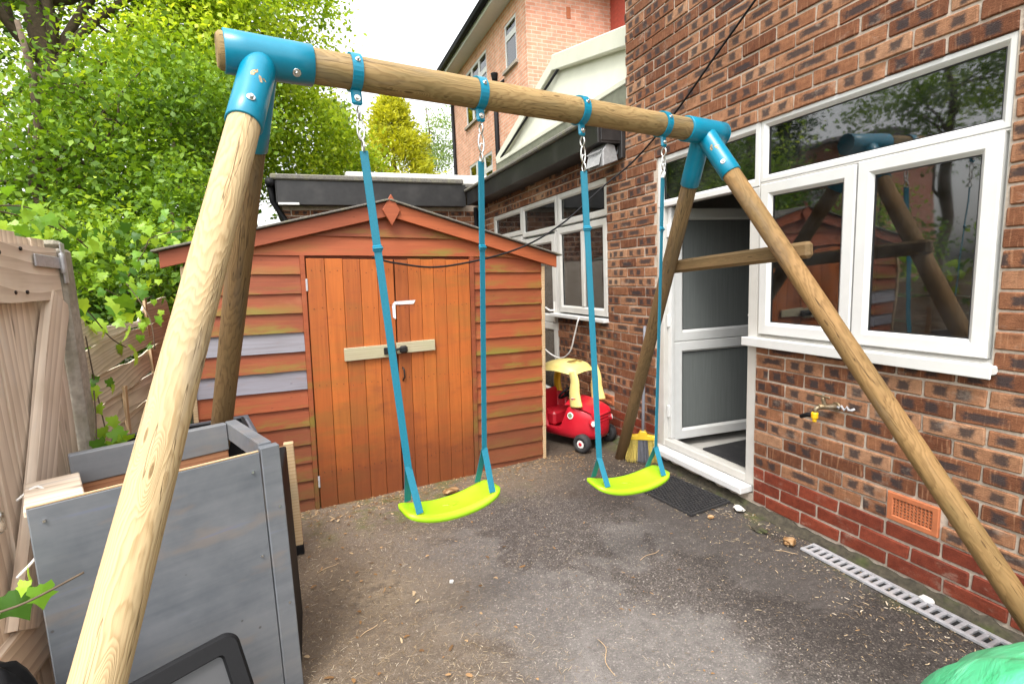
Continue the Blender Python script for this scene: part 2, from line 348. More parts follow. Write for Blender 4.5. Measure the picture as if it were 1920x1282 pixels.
MT['gate_wood'] = wood('bleached_gate_wood', (.86, .74, .61), (.48, .36, .27), grain=16, rough=.8, stain=(.66, .52, .40), stain_amt=.5, bump=.4, white=.5)
MT['raw_wood'] = wood('raw_pale_wood', (.62, .46, .28), (.42, .25, .12), grain=20, rough=.75, stain=(.35, .3, .2), stain_amt=.4)
MT['red_wood'] = wood('brown_cedar_board', (.42, .20, .10), (.22, .09, .045), grain=20, rough=.75)
MT['grey_ply'] = None
MT['mortar'] = plain('pale_mortar', (.44, .37, .30), .95, 0, .25, 60, .6, (.28, .22, .17), .6)
MT['mortar_low'] = MT['mortar']
MT['brick'] = brick_mat('kissed_brick', [(0, (.125, .045, .022)), (.3, (.19, .076, .037)), (.6, (.255, .112, .056)), (.88, (.30, .15, .082)), (1, (.38, .225, .135))])
MT['red_brick'] = brick_mat('red_engineering_brick', [(0, (.155, .032, .017)), (1, (.215, .046, .024))], kiss=False, rough=.55)
MT['upvc'] = plain('white_upvc', (.60, .60, .585), .32, 0, .04, 12, .01, (.58, .55, .48), .35)
MT['upvc_dirty'] = plain('grubby_white_upvc', (.52, .505, .47), .4, 0, .07, 10, .02, (.42, .38, .31), .5)
MT['seal'] = plain('black_gasket', (.012, .012, .013), .6, 0, .1, 40, 0)
MT['glass'] = glass_mat('window_glass', 2.5, haze=.014)
MT['glass_far'] = glass_mat('far_window_glass', 2.4)
MT['black_wood'] = plain('black_painted_fascia', (.012, .011, .011), .45, 0, .35, 20, .2, (.06, .055, .052), .35)
MT['felt'] = plain('mossy_roof_felt', (.13, .12, .105), .95, 0, .45, 70, .8, (.20, .19, .10), .6)
MT['cream'] = plain('cream_cladding', (.60, .60, .50), .5, 0, .05, 8, .02, (.48, .48, .38), .3)
MT['olive'] = plain('weathered_green_upstand', (.16, .165, .12), .8, 0, .3, 14, .2)
MT['concrete'] = plain('old_concrete', (.34, .30, .25), .95, 0, .3, 45, .6, (.20, .18, .12), .6)
MT['black_plastic'] = plain('black_plastic', (.008, .008, .009), .62, 0, .15, 90, .05, spec=.2)
MT['black_metal'] = plain('black_metal', (.015, .014, .014), .45, .3, .15, 60, .1)
MT['rubber'] = plain('black_rubber', (.022, .021, .022), .75, 0, .2, 80, .2, (.06, .055, .05), .5)
MT['red_plastic'] = plain('red_toy_plastic', (.50, .012, .025), .36, 0, .06, 20, .02, (.30, .02, .03), .3)
MT['yellow_plastic'] = plain('yellow_toy_plastic', (.72, .48, .03), .38, 0, .05, 20, .02)
MT['faded_yellow'] = plain('sun_faded_yellow_plastic', (.74, .60, .20), .45, 0, .06, 20, .02, (.5, .45, .25), .3)
MT['white_plastic'] = plain('white_plastic', (.72, .70, .66), .4, 0, .06, 30, .02)
MT['grey_plastic'] = plain('grey_plastic', (.16, .16, .18), .5, 0, .1, 40, .05)
MT['brass'] = plain('tarnished_brass', (.22, .16, .09), .5, .8, .35, 90, .3, (.45, .42, .36), .5)
MT['yellow_knob'] = plain('yellow_knob', (.80, .45, .01), .4, 0, .05, 30, .02)
MT['terracotta'] = plain('terracotta', (.42, .13, .05), .75, 0, .15, 40, .2)
MT['dark'] = plain('dark_void', (.012, .012, .012), .9, 0, .1, 20, 0)
MT['galv'] = plain('galvanised_steel', (.44, .44, .46), .45, .25, .15, 60, .1, (.40, .34, .28), .35)
MT['moss'] = plain('mossy_concrete_edge', (.050, .042, .028), .95, 0, .6, 45, .9, (.055, .075, .010), .7)
MT['white_line'] = MT['upvc']
# ---------------------------------------------------------------- ground
def asphalt():
    t = NT('worn_asphalt'); pos = t.geo_pos(); x, y, z = t.sep(pos)
    agg = t.voro(pos, 190, 'Color'); aggv = t.n('SeparateColor'); t.put(aggv.inputs[0], agg); ag = aggv.outputs[0]
    ad = t.voro(pos, 190)
    fine = t.noise(pos, 320, 4, .7); mid = t.noise(pos, 22, 5, .65); big = t.noise(pos, 1.7, 4, .6); big2 = t.noise(t.map(pos, (1, 1, 1), (7, 3, 0)), 1.05, 5, .6, .6)
    c = t.ramp(ag, [(0, (.052, .044, .040)), (.55, (.086, .074, .067)), (.88, (.130, .113, .102)), (.97, (.22, .195, .172)), (1, (.34, .31, .28))])
    c = t.mix(1, c, t.ramp(fine, [(.3, (.62, .62, .62)), (.7, (1.35, 1.35, 1.35))]), 'MULTIPLY')
    c = t.mix(1, c, t.ramp(mid, [(.3, (.75, .74, .73)), (.7, (1.22, 1.2, 1.18))]), 'MULTIPLY')
    # pale dusty wear (right and centre-front) with crisp damp edges
    pale = t.math('MULTIPLY', t.step(big2, .50, .56), t.math('ADD', .35, t.math('MULTIPLY', mid, .6)))
    c = t.mix(t.math('MULTIPLY', pale, .42), c, (.27, .25, .235))
    # leaf-mould brown to the left and along the shed
    left = t.math('SUBTRACT', 1, t.step(t.math('ADD', x, t.math('MULTIPLY', t.math('SUBTRACT', big, .5), 1.4)), -.05, 1.0))
    back = t.step(t.math('ADD', y, t.math('MULTIPLY', t.math('SUBTRACT', big, .5), 1.0)), 2.75, 3.35)
    br = t.math('MAXIMUM', left, t.math('MULTIPLY', back, .8))
    c = t.mix(t.math('MULTIPLY', br, t.math('ADD', .25, t.math('MULTIPLY', mid, .8)), clamp=True), c, t.mix(fine, (.11, .078, .05), (.30, .225, .15)))
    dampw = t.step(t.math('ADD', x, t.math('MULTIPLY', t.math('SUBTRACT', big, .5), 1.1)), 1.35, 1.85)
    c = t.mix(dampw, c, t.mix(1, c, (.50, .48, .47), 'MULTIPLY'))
    pc = t.n('VectorMath', operation='DISTANCE'); t.put(pc.inputs[0], t.map(pos, (1, .8, 0))); pc.inputs[1].default_value = (1.0, 1.05, 0)
    c = t.mix(t.math('MULTIPLY', t.math('SUBTRACT', 1, t.step(t.math('ADD', pc.outputs['Value'], t.math('MULTIPLY', t.math('SUBTRACT', big2, .5), 1.3)), .28, .48)), t.math('ADD', .1, t.math('MULTIPLY', mid, .55))), c, (.27, .25, .235))
    # sandy spill
    sd_ = t.n('VectorMath', operation='DISTANCE'); t.put(sd_.inputs[0], t.map(pos, (1, 1, 0))); sd_.inputs[1].default_value = (.17, 2.32, 0)
    sand = t.math('SUBTRACT', 1, t.step(t.math('ADD', sd_.outputs['Value'], t.math('MULTIPLY', t.math('SUBTRACT', mid, .5), .5)), .02, .30))
    c = t.mix(t.math('MULTIPLY', t.math('MULTIPLY', sand, t.step(mid, .38, .62)), .55), c, (.38, .30, .20))
    # moss near the shed and the house wall
    mm = t.math('MULTIPLY', t.step(t.noise(t.map(pos, (1, 1, 1), (2, 9, 0)), 4.2, 5, .7), .47, .63), t.math('MAXIMUM', t.math('MULTIPLY', t.step(y, 2.75, 3.1), t.math('SUBTRACT', 1, t.step(x, .5, 1.7))), t.step(x, 2.12, 2.28)))
    c = t.mix(t.math('MULTIPLY', mm, .75), c, t.mix(fine, (.05, .06, .012), (.16, .17, .04)))
    h = t.math('ADD', t.math('MULTIPLY', ad, .9), t.math('ADD', t.math('MULTIPLY', fine, .5), t.math('MULTIPLY', mid, .8)))
    damp = t.math('SUBTRACT', .93, t.math('MULTIPLY', t.step(big, .42, .62), .28))
    t.pbr(c, damp, t.bump(h, .75, .006), spec=.35); return t.m
def soil():
    t = NT('leaf_litter_soil'); pos = t.geo_pos(); n = t.noise(pos, 9, 6, .7); b = t.noise(pos, .6, 3)
    t.pbr(t.mix(t.step(b, .4, .6), t.ramp(n, [(.3, (.03, .022, .014)), (.7, (.10, .07, .04))]), t.ramp(n, [(.3, (.02, .035, .008)), (.7, (.06, .09, .02))])), .95, t.bump(n, .8, .05)); return t.m
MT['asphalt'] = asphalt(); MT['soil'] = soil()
def sheet(name, x0, x1, y0, y1, z, mat, nx=1, ny=1, amp=0):
    v = []; f = []
    for j in range(ny+1):
        for i in range(nx+1):
            v.append((x0+(x1-x0)*i/nx, y0+(y1-y0)*j/ny, z+(random.uniform(-amp, amp) if 0 < i < nx and 0 < j < ny else 0)))
    for j in range(ny):
        for i in range(nx): f.append((j*(nx+1)+i, j*(nx+1)+i+1, (j+1)*(nx+1)+i+1, (j+1)*(nx+1)+i))
    return obj(name, mesh_from(v, f, True), mat)
tag(sheet('ground', -250, 250, -250, 250, -.008, MT['soil']), kind='structure')
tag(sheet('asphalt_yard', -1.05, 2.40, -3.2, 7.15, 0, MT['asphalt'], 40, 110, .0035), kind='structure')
# mossy fillet between asphalt and the house plinth
bm = bmesh.new(); prof = [(2.310, .001), (2.325, .008), (2.338, .016), (2.35, .024), (2.366, .036), (2.40, .04)]
rows = []
for j in range(131):
    y = -1.2+j*.04
    rows.append([bm.verts.new((px+random.uniform(-.016, .006)*(i < 4), y, max(.002, pz*random.uniform(.55, 1.25) if 0 < i < 5 else pz*.6))) for i, (px, pz) in enumerate(prof)])
for a, b in zip(rows, rows[1:]):
    for i in range(len(prof)-1): bm.faces.new((a[i], a[i+1], b[i+1], b[i]))
tag(obj('mossy_kerb', bm_mesh(bm, True), MT['moss']), kind='structure')
# ---------------------------------------------------------------- the brick house with its rear wing
WX = 2.37
house = empty('brick_house', (2.6, 2.0, 0), 'brown brick house with white plastic windows and an open back door, filling the right side', 'house')
OPEN = [(2.205, 3.10, .075, 2.222), (1.105, 2.205, 1.02, 2.222), (3.765, 4.715, 1.02, 2.218), (4.715, 6.535, .075, 2.218)]
def in_open(y, z, OP=OPEN): return any(a < y < b and c < z < d for a, b, c, d in OP)
def wall_cells(name, x0, x1, ys, zs, test, mat, parent):
    A = Acc()
    for a, b in zip(ys, ys[1:]):
        for c, d in zip(zs, zs[1:]):
            if test((a+b)/2, (c+d)/2): A.box((x0, a, c), (x1, b, d))
    return A.build(name, mat, parent)
ys = [-1.2, 1.105, 2.205, 3.10, 3.47, 3.765, 4.715, 6.535, 7.2]; zs = [-.05, .075, 1.02, 2.218, 2.222, 2.62, 5.2]
wall_cells('wall', WX+.008, WX+.10, ys, zs, lambda y, z: not in_open(y, z) and (z < 2.62 or y < 3.47), MT['mortar'], house)
# end face of the taller part above the rear roof
span('end_wall', (WX+.10, 3.37, 2.62), (7.5, 3.468, 5.2), MT['mortar'], house, bev=0)
def camproj(P):
    d = Vector(P)-Vector((0, 0, 1.44)); z = d.dot(fw_)
    return (512+512*d.dot(rt_)/z, 341.5-512*d.dot(up_)/z, z) if z > .05 else (-999, -999, z)
def brick_variant(L, H, D, r, jit=.0028, bev=.004):
    bm = bmesh.new(); bmesh.ops.create_cube(bm, size=1); bmesh.ops.scale(bm, vec=(L, H, D), verts=bm.verts)
    for v in bm.verts: v.co += Vector((random.uniform(-jit, jit), random.uniform(-jit, jit), random.uniform(-jit, jit)*.8))
    bmesh.ops.bevel(bm, geom=list(bm.edges), offset=bev, segments=1, affect='EDGES')
    m = bm_mesh(bm); brick_attrs(m, [(0, len(m.vertices), L, H, r)]); return m
def brick_attrs(m, spans, centres=None):
    ca = m.color_attributes.new('rnd', 'FLOAT_COLOR', 'POINT'); n = len(m.vertices); co = np.empty(n*3); m.vertices.foreach_get('co', co); co = co.reshape(-1, 3)
    col = np.ones((n, 4)); uvp = np.zeros((n, 2))
    for k, (a, b, L, H, r) in enumerate(spans):
        col[a:b, :3] = r; c = centres[k] if centres else (0, 0)
        uvp[a:b, 0] = (co[a:b, 0]-c[0])/max(L, .2)+.5; uvp[a:b, 1] = (co[a:b, 1]-c[1])/H+.5
    ca.data.foreach_set('color', col.ravel())
    uv = m.uv_layers.new(name='UVMap'); li = np.empty(len(m.loops), dtype=np.int64); m.loops.foreach_get('vertex_index', li)
    uv.data.foreach_set('uv', uvp[li].ravel())
def lay(parent, F, name, rects, mat, z_first, rows, pitch, offs, y0, y1, cap=300, BL=.215, BH=.065, D=.05, nvar=26, label_rest=None):
    """stretcher bond in the frame F (local x along the wall, y up, z outward); rects(a,b,zc)-> list of (a,b) kept"""
    var = [brick_variant(BL, BH, D, tuple(random.random() for _ in range(3))) for _ in range(nvar)]
    items = []
    for i in range(rows):
        zc = z_first+i*.075; o = offs+(pitch/2 if i % 2 else 0)+random.uniform(-.012, .012)
        k0 = math.floor((y0-o)/pitch)-1; k1 = math.ceil((y1-o)/pitch)+1
        for k in range(k0, k1):
            a = o+k*pitch+.005; b = a+BL
            for p, q in rects(max(a, y0), min(b, y1), zc):
                if q-p > .03: items.append((p, q, zc))
    scored = []
    for p, q, zc in items:
        c = F @ Vector(((p+q)/2, zc, 0)); u, v, d = camproj(c)
        vis = -20 < u < 1044 and -20 < v < 703 and d > 0
        scored.append(((q-p)*BH/d**2 if vis else 0, p, q, zc))
    scored.sort(key=lambda s: -s[0])
    vs = []; fs = []; spans = []; cens = []
    for rank, (sc, p, q, zc) in enumerate(scored):
        L = q-p; r = tuple(random.random() for _ in range(3)); dz = random.uniform(-.0025, .0025)
        if rank < cap and sc > 0:
            m = random.choice(var) if abs(L-BL) < .004 else brick_variant(L, BH, D, r)
            T = F @ Matrix.Translation(((p+q)/2, zc, -D/2+dz)) @ Matrix.Rotation(random.uniform(-.004, .004), 4, 'Z')
            obj(name, m, mat, parent, T)
        else:
            m = random.choice(var); o = len(vs); cx = (p+q)/2
            for vv in m.vertices: vs.append((cx+vv.co.x*L/BL, zc+vv.co.y, -D/2+dz+vv.co.z))
            fs += [tuple(o+i for i in pl.vertices) for pl in m.polygons]; spans.append((o, len(vs), L, BH, r)); cens.append((cx, zc))
    if vs:
        m = mesh_from(vs, fs); brick_attrs(m, spans, cens)
        tag(obj(name+'work', m, mat, parent, F), kind='stuff')
FW = frame_M((WX, 0, 0), (0, -1, 0), (0, 0, 1))       # local x = -world y
AIR = [(1.232, 1.446, .270, .408), (3.69, 3.915, .285, .375)]
def keep_wall(a, b, zc):
    if b <= a: return []
    segs = [(a, b)]
    for (p, q, c, d) in OPEN+AIR:
        if c-.02 < zc < d+.02:
            ns = []
            for s, e in segs:
                lo, hi = -q-.006, -p+.006
                if e <= lo or s >= hi: ns.append((s, e)); continue
                if s < lo: ns.append((s, lo))
                if e > hi: ns.append((hi, e))
            segs = ns
    if zc > 2.6: segs = [(max(s, -3.468), e) for s, e in segs if e > -3.468]
    return segs
ZP = .261
lay(house, FW, 'brick', keep_wall, MT['brick'], ZP+.0375, 58, .225, -2.1168+.1125, -7.1, -.3)
lay(house, FW, 'plinth_brick', keep_wall, MT['red_brick'], ZP-.0375-.15, 3, .225, -2.1168, -7.1, -.3, cap=60, nvar=10)
# ---- windows
def ring(name, y0, y1, z0, z1, prof, mat, parent, M=None):
    """mitred frame; prof = [(inset, x)] walked from outer back to inner back; x grows into the house"""
    v = []; f = []; n = len(prof)
    for ins, x in prof: v += [(x, y0+ins, z0+ins), (x, y1-ins, z0+ins), (x, y1-ins, z1-ins), (x, y0+ins, z1-ins)]
    for i in range(n-1):
        for k in range(4): f.append((i*4+k, (i+1)*4+k, (i+1)*4+(k+1) % 4, i*4+(k+1) % 4))
    bm = bmesh.new(); bv = [bm.verts.new(p) for p in v]
    for q in f: bm.faces.new([bv[i] for i in q])
    bmesh.ops.recalc_face_normals(bm, faces=bm.faces)
    return obj(name, bm_mesh(bm), mat, parent, M)
def fprof(w, x0, d=.06, bead=.016, proud=0):
    x = x0-proud
    return [(0, x0+d), (0, x+.006), (.005, x), (w-bead-.004, x), (w-bead, x+.003), (w-.004, x+bead), (w-.004, x+bead+.003), (w, x+bead+.004), (w, x0+d)]
def pane(parent, y0, y1, z0, z1, x, mat=None, M=None):
    return span('pane', (x, y0, z0), (x+.006, y1, z1), mat or MT['glass'], parent, M, bev=0)
def glazed(parent, name, y0, y1, z0, z1, w, x0, mat, proud=0, M=None, gmat=None, gx=.024):
    r = ring(name, y0, y1, z0, z1, fprof(w, x0, proud=proud), mat, parent, M)
    ring('gasket', y0+w-.004, y1-w+.004, z0+w-.004, z1-w+.004, [(0, x0-proud+.0195), (.005, x0-proud+.0185), (.005, x0-proud+.03)], MT['seal'], parent, M)
    pane(parent, y0+w-.006, y1-w+.006, z0+w-.006, z1-w+.006, x0-proud+gx, gmat, M)
    return r
FX = WX+.012
win = link(bpy.data.objects.new('window', None), house, Matrix.Translation((FX, 1.65, 1.0)))
tag(win, 'three-pane white window above the garden tap')
glazed(win, 'top_light', 1.105, 2.205, 1.889, 2.218, .042, FX, MT['upvc'])
ring('outer_frame', 1.105, 2.205, 1.032, 1.887, fprof(.018, FX+.002), MT['upvc_dirty'], win)
glazed(win, 'casement', 1.122, 1.650, 1.052, 1.884, .071, FX, MT['upvc'], proud=.012)
glazed(win, 'casement', 1.658, 2.190, 1.052, 1.878, .071, FX, MT['upvc'], proud=.012)
span('sill', (WX-.040, 1.085, .995), (FX+.05, 2.262, 1.03), MT['upvc'], win, bev=.005)
span('sill_nose', (WX-.046, 1.083, .982), (WX-.0385, 2.264, 1.032), MT['upvc'], win, bev=.003)
# ---- back door: frame, top light, leaf opened inwards
dfr = link(bpy.data.objects.new('door_frame', None), house, Matrix.Translation((FX, 2.65, .1)))
glazed(dfr, 'top_light', 2.207, 3.10, 1.872, 2.218, .052, FX, MT['upvc'])
for a, b in (((FX, 2.207, .13), (FX+.07, 2.272, 1.870)), ((FX, 3.035, .13), (FX+.07, 3.10, 1.870))): span('jamb', a, b, MT['upvc_dirty'], dfr, bev=.004)
span('rebate', (FX+.035, 2.998, .19), (FX+.066, 3.034, 1.868), MT['upvc'], dfr, bev=.002)
span('rebate', (FX+.045, 2.273, .19), (FX+.066, 2.288, 1.868), MT['upvc'], dfr, bev=.002)
span('threshold', (FX+.001, 2.273, .13), (FX+.07, 3.034, .185), MT['upvc_dirty'], dfr, bev=.006)
span('step', (WX-.075, 2.222, .085), (FX+.08, 3.185, .128), MT['upvc'], dfr, bev=.005)
for zz in (.35, 1.02, 1.66): span('hinge', (FX+.02, 3.012, zz), (FX+.04, 3.033, zz+.09), MT['upvc'], dfr, bev=.004)
LM = frame_M((FX+.075, 3.02, 0), (0, 1, 0), (1, 0, 0))   # leaf frame: ring local x = world y, ring y = world x
LM = LM @ Matrix.Identity(4)
LM = Matrix.Translation((FX+.075, 3.015, 0)) @ Matrix.Rotation(math.radians(-5), 4, 'Z') @ Matrix(((0, 1, 0, 0), (1, 0, 0, 0), (0, 0, 1, 0), (0, 0, 0, 1)))
door = link(bpy.data.objects.new('door', None), house, Matrix.Translation((FX+.075, 3.015, .15)))
tag(door, 'white half-glazed back door standing open inwards')
def frosted():
    t = NT('reeded_obscure_glass'); co = t.obj_co()
    n = t.noise(t.map(co, (260, 260, 5)), 1, 3); n2 = t.noise(t.map(co, (60, 60, 2)), 1, 3)
    t.pbr(t.ramp(t.math('ADD', t.math('MULTIPLY', n, .6), t.math('MULTIPLY', n2, .4)), [(.3, (.118, .128, .124)), (.7, (.155, .166, .160))]), .22, t.bump(n, .3, .003), spec=.5); return t.m
MT['frost'] = frosted()
ZL = (.165, .83, .93, 1.862)
def leaf_part(z0, z1):
    glazed(door, 'leaf_frame', 0, .775, z0, z1, .085, 0, MT['upvc'], M=LM, gmat=MT['frost'])
leaf_part(.165, .905); leaf_part(.908, 1.862)
span('handle_plate', (-.006, .715, .93), (.0, .742, 1.15), MT['white_plastic'], door, LM, bev=.002)
tube('handle', [(LM @ Vector(p)) for p in ((-.004, .728, 1.07), (-.045, .728, 1.07), (-.05, .70, 1.072), (-.048, .61, 1.07))], .009, MT['white_plastic'], door)
# ---- rear window and rear door
rw = link(bpy.data.objects.new('window', None), house, Matrix.Translation((FX, 4.2, 1.0)))
tag(rw, 'white window with net curtains beside the rear door')
glazed(rw, 'top_light', 3.768, 4.680, 1.905, 2.214, .062, FX, MT['upvc_dirty'])
glazed(rw, 'casement', 3.778, 4.690, 1.05, 1.885, .072, FX, MT['upvc_dirty'], proud=.008)
span('mullion', (FX-.004, 4.175, 1.122), (FX+.05, 4.225, 1.812), MT['upvc_dirty'], rw, bev=.004)
span('sill', (WX-.05, 3.755, 1.0), (FX+.05, 4.80, 1.034), MT['upvc'], rw, bev=.005)
rd = link(bpy.data.objects.new('rear_door', None), house, Matrix.Translation((FX, 5.1, .1)))
glazed(rd, 'top_light', 4.700, 5.592, 1.865, 2.214, .06, FX, MT['upvc_dirty'])
glazed(rd, 'door_leaf', 4.760, 5.592, .93, 1.84, .09, FX, MT['upvc_dirty'], proud=.004)
glazed(rd, 'door_leaf', 4.760, 5.592, .12, .925, .09, FX, MT['upvc_dirty'], proud=.004)
span('jamb', (FX, 4.718, .1), (FX+.06, 4.757, 1.862), MT['upvc_dirty'], rd, bev=.003)
tube('handle', [(FX-.004, 4.80, 1.06), (FX-.05, 4.80, 1.06), (FX-.055, 4.82, 1.062), (FX-.05, 4.92, 1.085)], .010, MT['white_plastic'], rd)
span('handle_plate', (FX-.010, 4.785, .93), (FX-.004, 4.815, 1.15), MT['white_plastic'], rd, bev=.002)
rw2 = link(bpy.data.objects.new('window', None), house, Matrix.Translation((FX, 6.0, 1.0)))
tag(rw2, 'far white window partly behind the shed roof')
glazed(rw2, 'top_light', 5.60, 6.53, 1.905, 2.214, .062, FX, MT['upvc_dirty'])
glazed(rw2, 'casement', 5.60, 6.53, 1.05, 1.890, .072, FX, MT['upvc_dirty'], proud=.008)
span('lower_panel', (FX, 5.60, .08), (FX+.05, 6.53, 1.045), MT['upvc_dirty'], rw2)
# ---- rooms behind the openings
MT['room'] = plain('room_wall', (.34, .32, .30), .9, 0, .06, 6, .02)
MT['tile'] = plain('pale_floor_tile', (.50, .48, .44), .35, 0, .08, 9, .02)
def room(y0, y1):
    A = Acc(); x0, x1, z0, z1 = WX+.102, 5.6, .10, 2.45
    A.add([(x1, y0, z0), (x1, y1, z0), (x1, y1, z1), (x1, y0, z1)], [(0, 1, 2, 3)])
    A.add([(x0, y0, z0), (x1, y0, z0), (x1, y0, z1), (x0, y0, z1)], [(0, 1, 2, 3)])
    A.add([(x0, y1, z0), (x1, y1, z0), (x1, y1, z1), (x0, y1, z1)], [(3, 2, 1, 0)])
    A.add([(x0, y0, z1), (x1, y0, z1), (x1, y1, z1), (x0, y1, z1)], [(0, 1, 2, 3)])
    A.build('room_wall', MT['room'], house)
    span('room_floor', (x0, y0, z0-.02), (x1, y1, z0), MT['tile'], house, bev=0)
room(.9, 3.32); room(3.5, 6.9)
tag(span('entrance_mat', (2.62, 2.2, .102), (3.35, 2.9, .114), MT['rubber']), 'black fibre mat on the tiles just inside the open back door', 'mat')
def curtain_mat():
    t = NT('net_curtain'); n = t.noise(t.map(t.obj_co(), (1, 40, 2)), 1, 3)
    d = t.n('BsdfDiffuse'); d.inputs[0].default_value = (.8, .82, .78, 1); tr = t.n('BsdfTransparent'); mx = t.n('MixShader')
    t.put(mx.inputs[0], t.ramp(n, [(.2, (.45,)*3), (.8, (.95,)*3)])); t.t.links.new(tr.outputs[0], mx.inputs[1]); t.t.links.new(d.outputs[0], mx.inputs[2]); t.t.links.new(mx.outputs[0], t.out.inputs[0]); return t.m
MT['net'] = curtain_mat()
def curtain(label, y0, y1, z0, z1, gather=0):
    v = []; f = []; n = 70
    for j in range(13):
        for i in range(n+1):
            s = i/n; tz = j/12; yy = y0+(y1-y0)*s
            if gather: yy = y0+(y1-y0)*(s*(1-gather*tz))
            v.append((2.478+.016*math.sin(s*95+math.sin(s*17)*2)+.01*math.sin(s*31+tz*2), yy, z1+(z0-z1)*tz))
    for j in range(12):
        for i in range(n): a = j*(n+1)+i; f.append((a, a+1, a+n+2, a+n+1))
    return tag(obj('curtain', mesh_from(v, f, True), MT['net']), label, 'curtain', 'net curtains in the rear windows')
curtain('narrow net curtain hanging full length inside the white rear window', 4.45, 4.68, 1.05, 2.2, .2)
curtain('net curtain strip across the top of the rear window', 3.78, 4.44, 1.86, 2.2)
curtain('net curtain behind the small panes over the rear door', 4.75, 6.5, 1.84, 2.2)
# ---- air bricks
def air_brick(y0, y1, z0, z1, mat, nx, nz, label):
    a = link(bpy.data.objects.new('air_brick', None), house, Matrix.Translation((WX, (y0+y1)/2, z0))); tag(a, label)
    bw = .022
    ring('border', y0, y1, z0, z1, [(0, WX+.03), (0, WX-.003), (.003, WX-.006), (bw, WX-.006), (bw+.004, WX-.001), (bw+.004, WX+.03)], mat, a)
    span('backing', (WX+.028, y0+.004, z0+.004), (WX+.034, y1-.004, z1-.004), MT['dark'], a, bev=0)
    A = Acc(); ya, yb, za, zb = y0+bw, y1-bw, z0+bw, z1-bw
    for i in range(1, nx): yy = ya+(yb-ya)*i/nx; A.box((WX-.002, yy-.0028, za), (WX+.02, yy+.0028, zb))
    for i in range(1, nz): zz = za+(zb-za)*i/nz; A.box((WX-.001, ya, zz-.0028), (WX+.019, yb, zz+.0028))
    A.build('grille', mat, a)
air_brick(1.236, 1.442, .274, .404, MT['terracotta'], 11, 6, 'terracotta square-holed air brick below the white window')
air_brick(3.695, 3.91, .29, .37, MT['terracotta'], 11, 5, 'small red air brick behind the toy car')
# ---- rear wing eaves: boxed black fascia, felt edge, upstand and cream pitched roof end
span('fascia', (2.135, 3.49, 2.405), (2.16, 6.90, 2.585), MT['black_wood'], house, bev=.004)
span('soffit', (2.16, 3.49, 2.41), (WX+.006, 6.90, 2.425), MT['black_wood'], house, bev=0)
span('fascia_end', (2.16, 3.485, 2.425), (WX+.006, 3.505, 2.60), MT['black_wood'], house, bev=.003)
span('gutter_bracket', (2.335, 3.475, 2.30), (WX+.004, 3.53, 2.62), MT['black_wood'], house, bev=.004)
span('felt_edge', (2.105, 3.475, 2.588), (2.30, 6.93, 2.628), MT['felt'], house, bev=.012)
span('flat_roof', (2.25, 3.475, 2.60), (7.4, 9.5, 2.634), MT['felt'], house, bev=0)
span('upstand', (2.47, 3.475, 2.634), (2.52, 6.60, 2.90), MT['olive'], house, bev=.004)
P1 = Vector((2.62, 5.02, 3.56)); Q1 = Vector((2.52, 6.55, 2.92)); Q2 = Vector((2.52, 3.475, 2.92)); P4 = Vector((2.556, 3.475, 3.16))
A = Acc(); ex_ = Vector((2.6, 0, 0)); pq = [Q2, Q1, P1, P4]
A.add([*pq, *[p+ex_ for p in pq]], [(0, 3, 2, 1), (4, 5, 6, 7), (0, 1, 5, 4), (1, 2, 6, 5), (2, 3, 7, 6), (3, 0, 4, 7)])
A.build('cream_cladding', MT['cream'], house)
bar('verge_board', Q1+Vector((-.025, .04, .02)), P1+Vector((-.03, .0, .05)), .115, .06, MT['cream'], house, side=(-.0, .4, 1), bev=.008)
bar('ridge_board', P1+Vector((-.03, .06, .05)), P4+Vector((-.03, .003, .075)), .155, .07, MT['cream'], house, side=(0, 0, 1), bev=.01)
bar('bottom_trim', Q1+Vector((-.03, 0, .0)), Q2+Vector((-.03, 0, .0)), .05, .06, MT['cream'], house, side=(0, 0, 1), bev=.006)
tube('verge_pipe', [Q1+Vector((-.05, -.14, .03)), P1+Vector((-.05, -.10, -.05))], .014, MT['black_plastic'], house)
# ---- back building closing the yard
outb = empty('outbuilding', (1, 7.1, 0), 'low brick outbuilding with black fascia behind the shed', 'outbuilding')
FB = frame_M((0, 7.10, 0), (1, 0, 0), (0, 0, 1))
span('wall', (-.20, 7.108, -.05), (2.36, 7.3, 2.44), MT['mortar'], outb, bev=0)
span('side_wall', (-.20, 7.3, -.05), (-.05, 10.5, 2.44), MT['mortar'], outb, bev=0)
lay(outb, FB, 'brick', lambda a, b, z: [(a, b)] if b > a else [], MT['brick'], ZP+.0375+.075*18, 10, .225, 0, -.20, 2.36, cap=120, nvar=12)
span('fascia', (-.24, 6.93, 2.40), (2.13, 6.955, 2.69), MT['black_wood'], outb, bev=.004)
span('fascia_flake', (-.235, 6.926, 2.40), (.0, 6.9295, 2.425), MT['white_plastic'], outb, bev=0)
span('soffit', (-.24, 6.955, 2.405), (2.13, 7.107, 2.42), MT['black_wood'], outb, bev=0)
span('side_fascia', (-.255, 6.94, 2.42), (-.235, 10.5, 2.69), MT['black_wood'], outb, bev=.004)
span('felt_edge', (-.30, 6.90, 2.692), (2.10, 7.2, 2.76), MT['felt'], outb, bev=.015)
span('flat_roof', (-.28, 7.15, 2.70), (7.0, 10.6, 2.745), MT['felt'], outb, bev=0)
v, f = tube_geo([(-.31, 6.9, 2.66), (-.31, 10.5, 2.62)], .05, 10); obj('gutter', mesh_from(v, f, True), MT['black_plastic'], outb)
tube('downpipe', [(-.31, 7.0, 2.63), (-.30, 7.05, 2.45), (-.16, 7.07, 2.2), (-.15, 7.075, 0)], .034, MT['black_plastic'], outb)
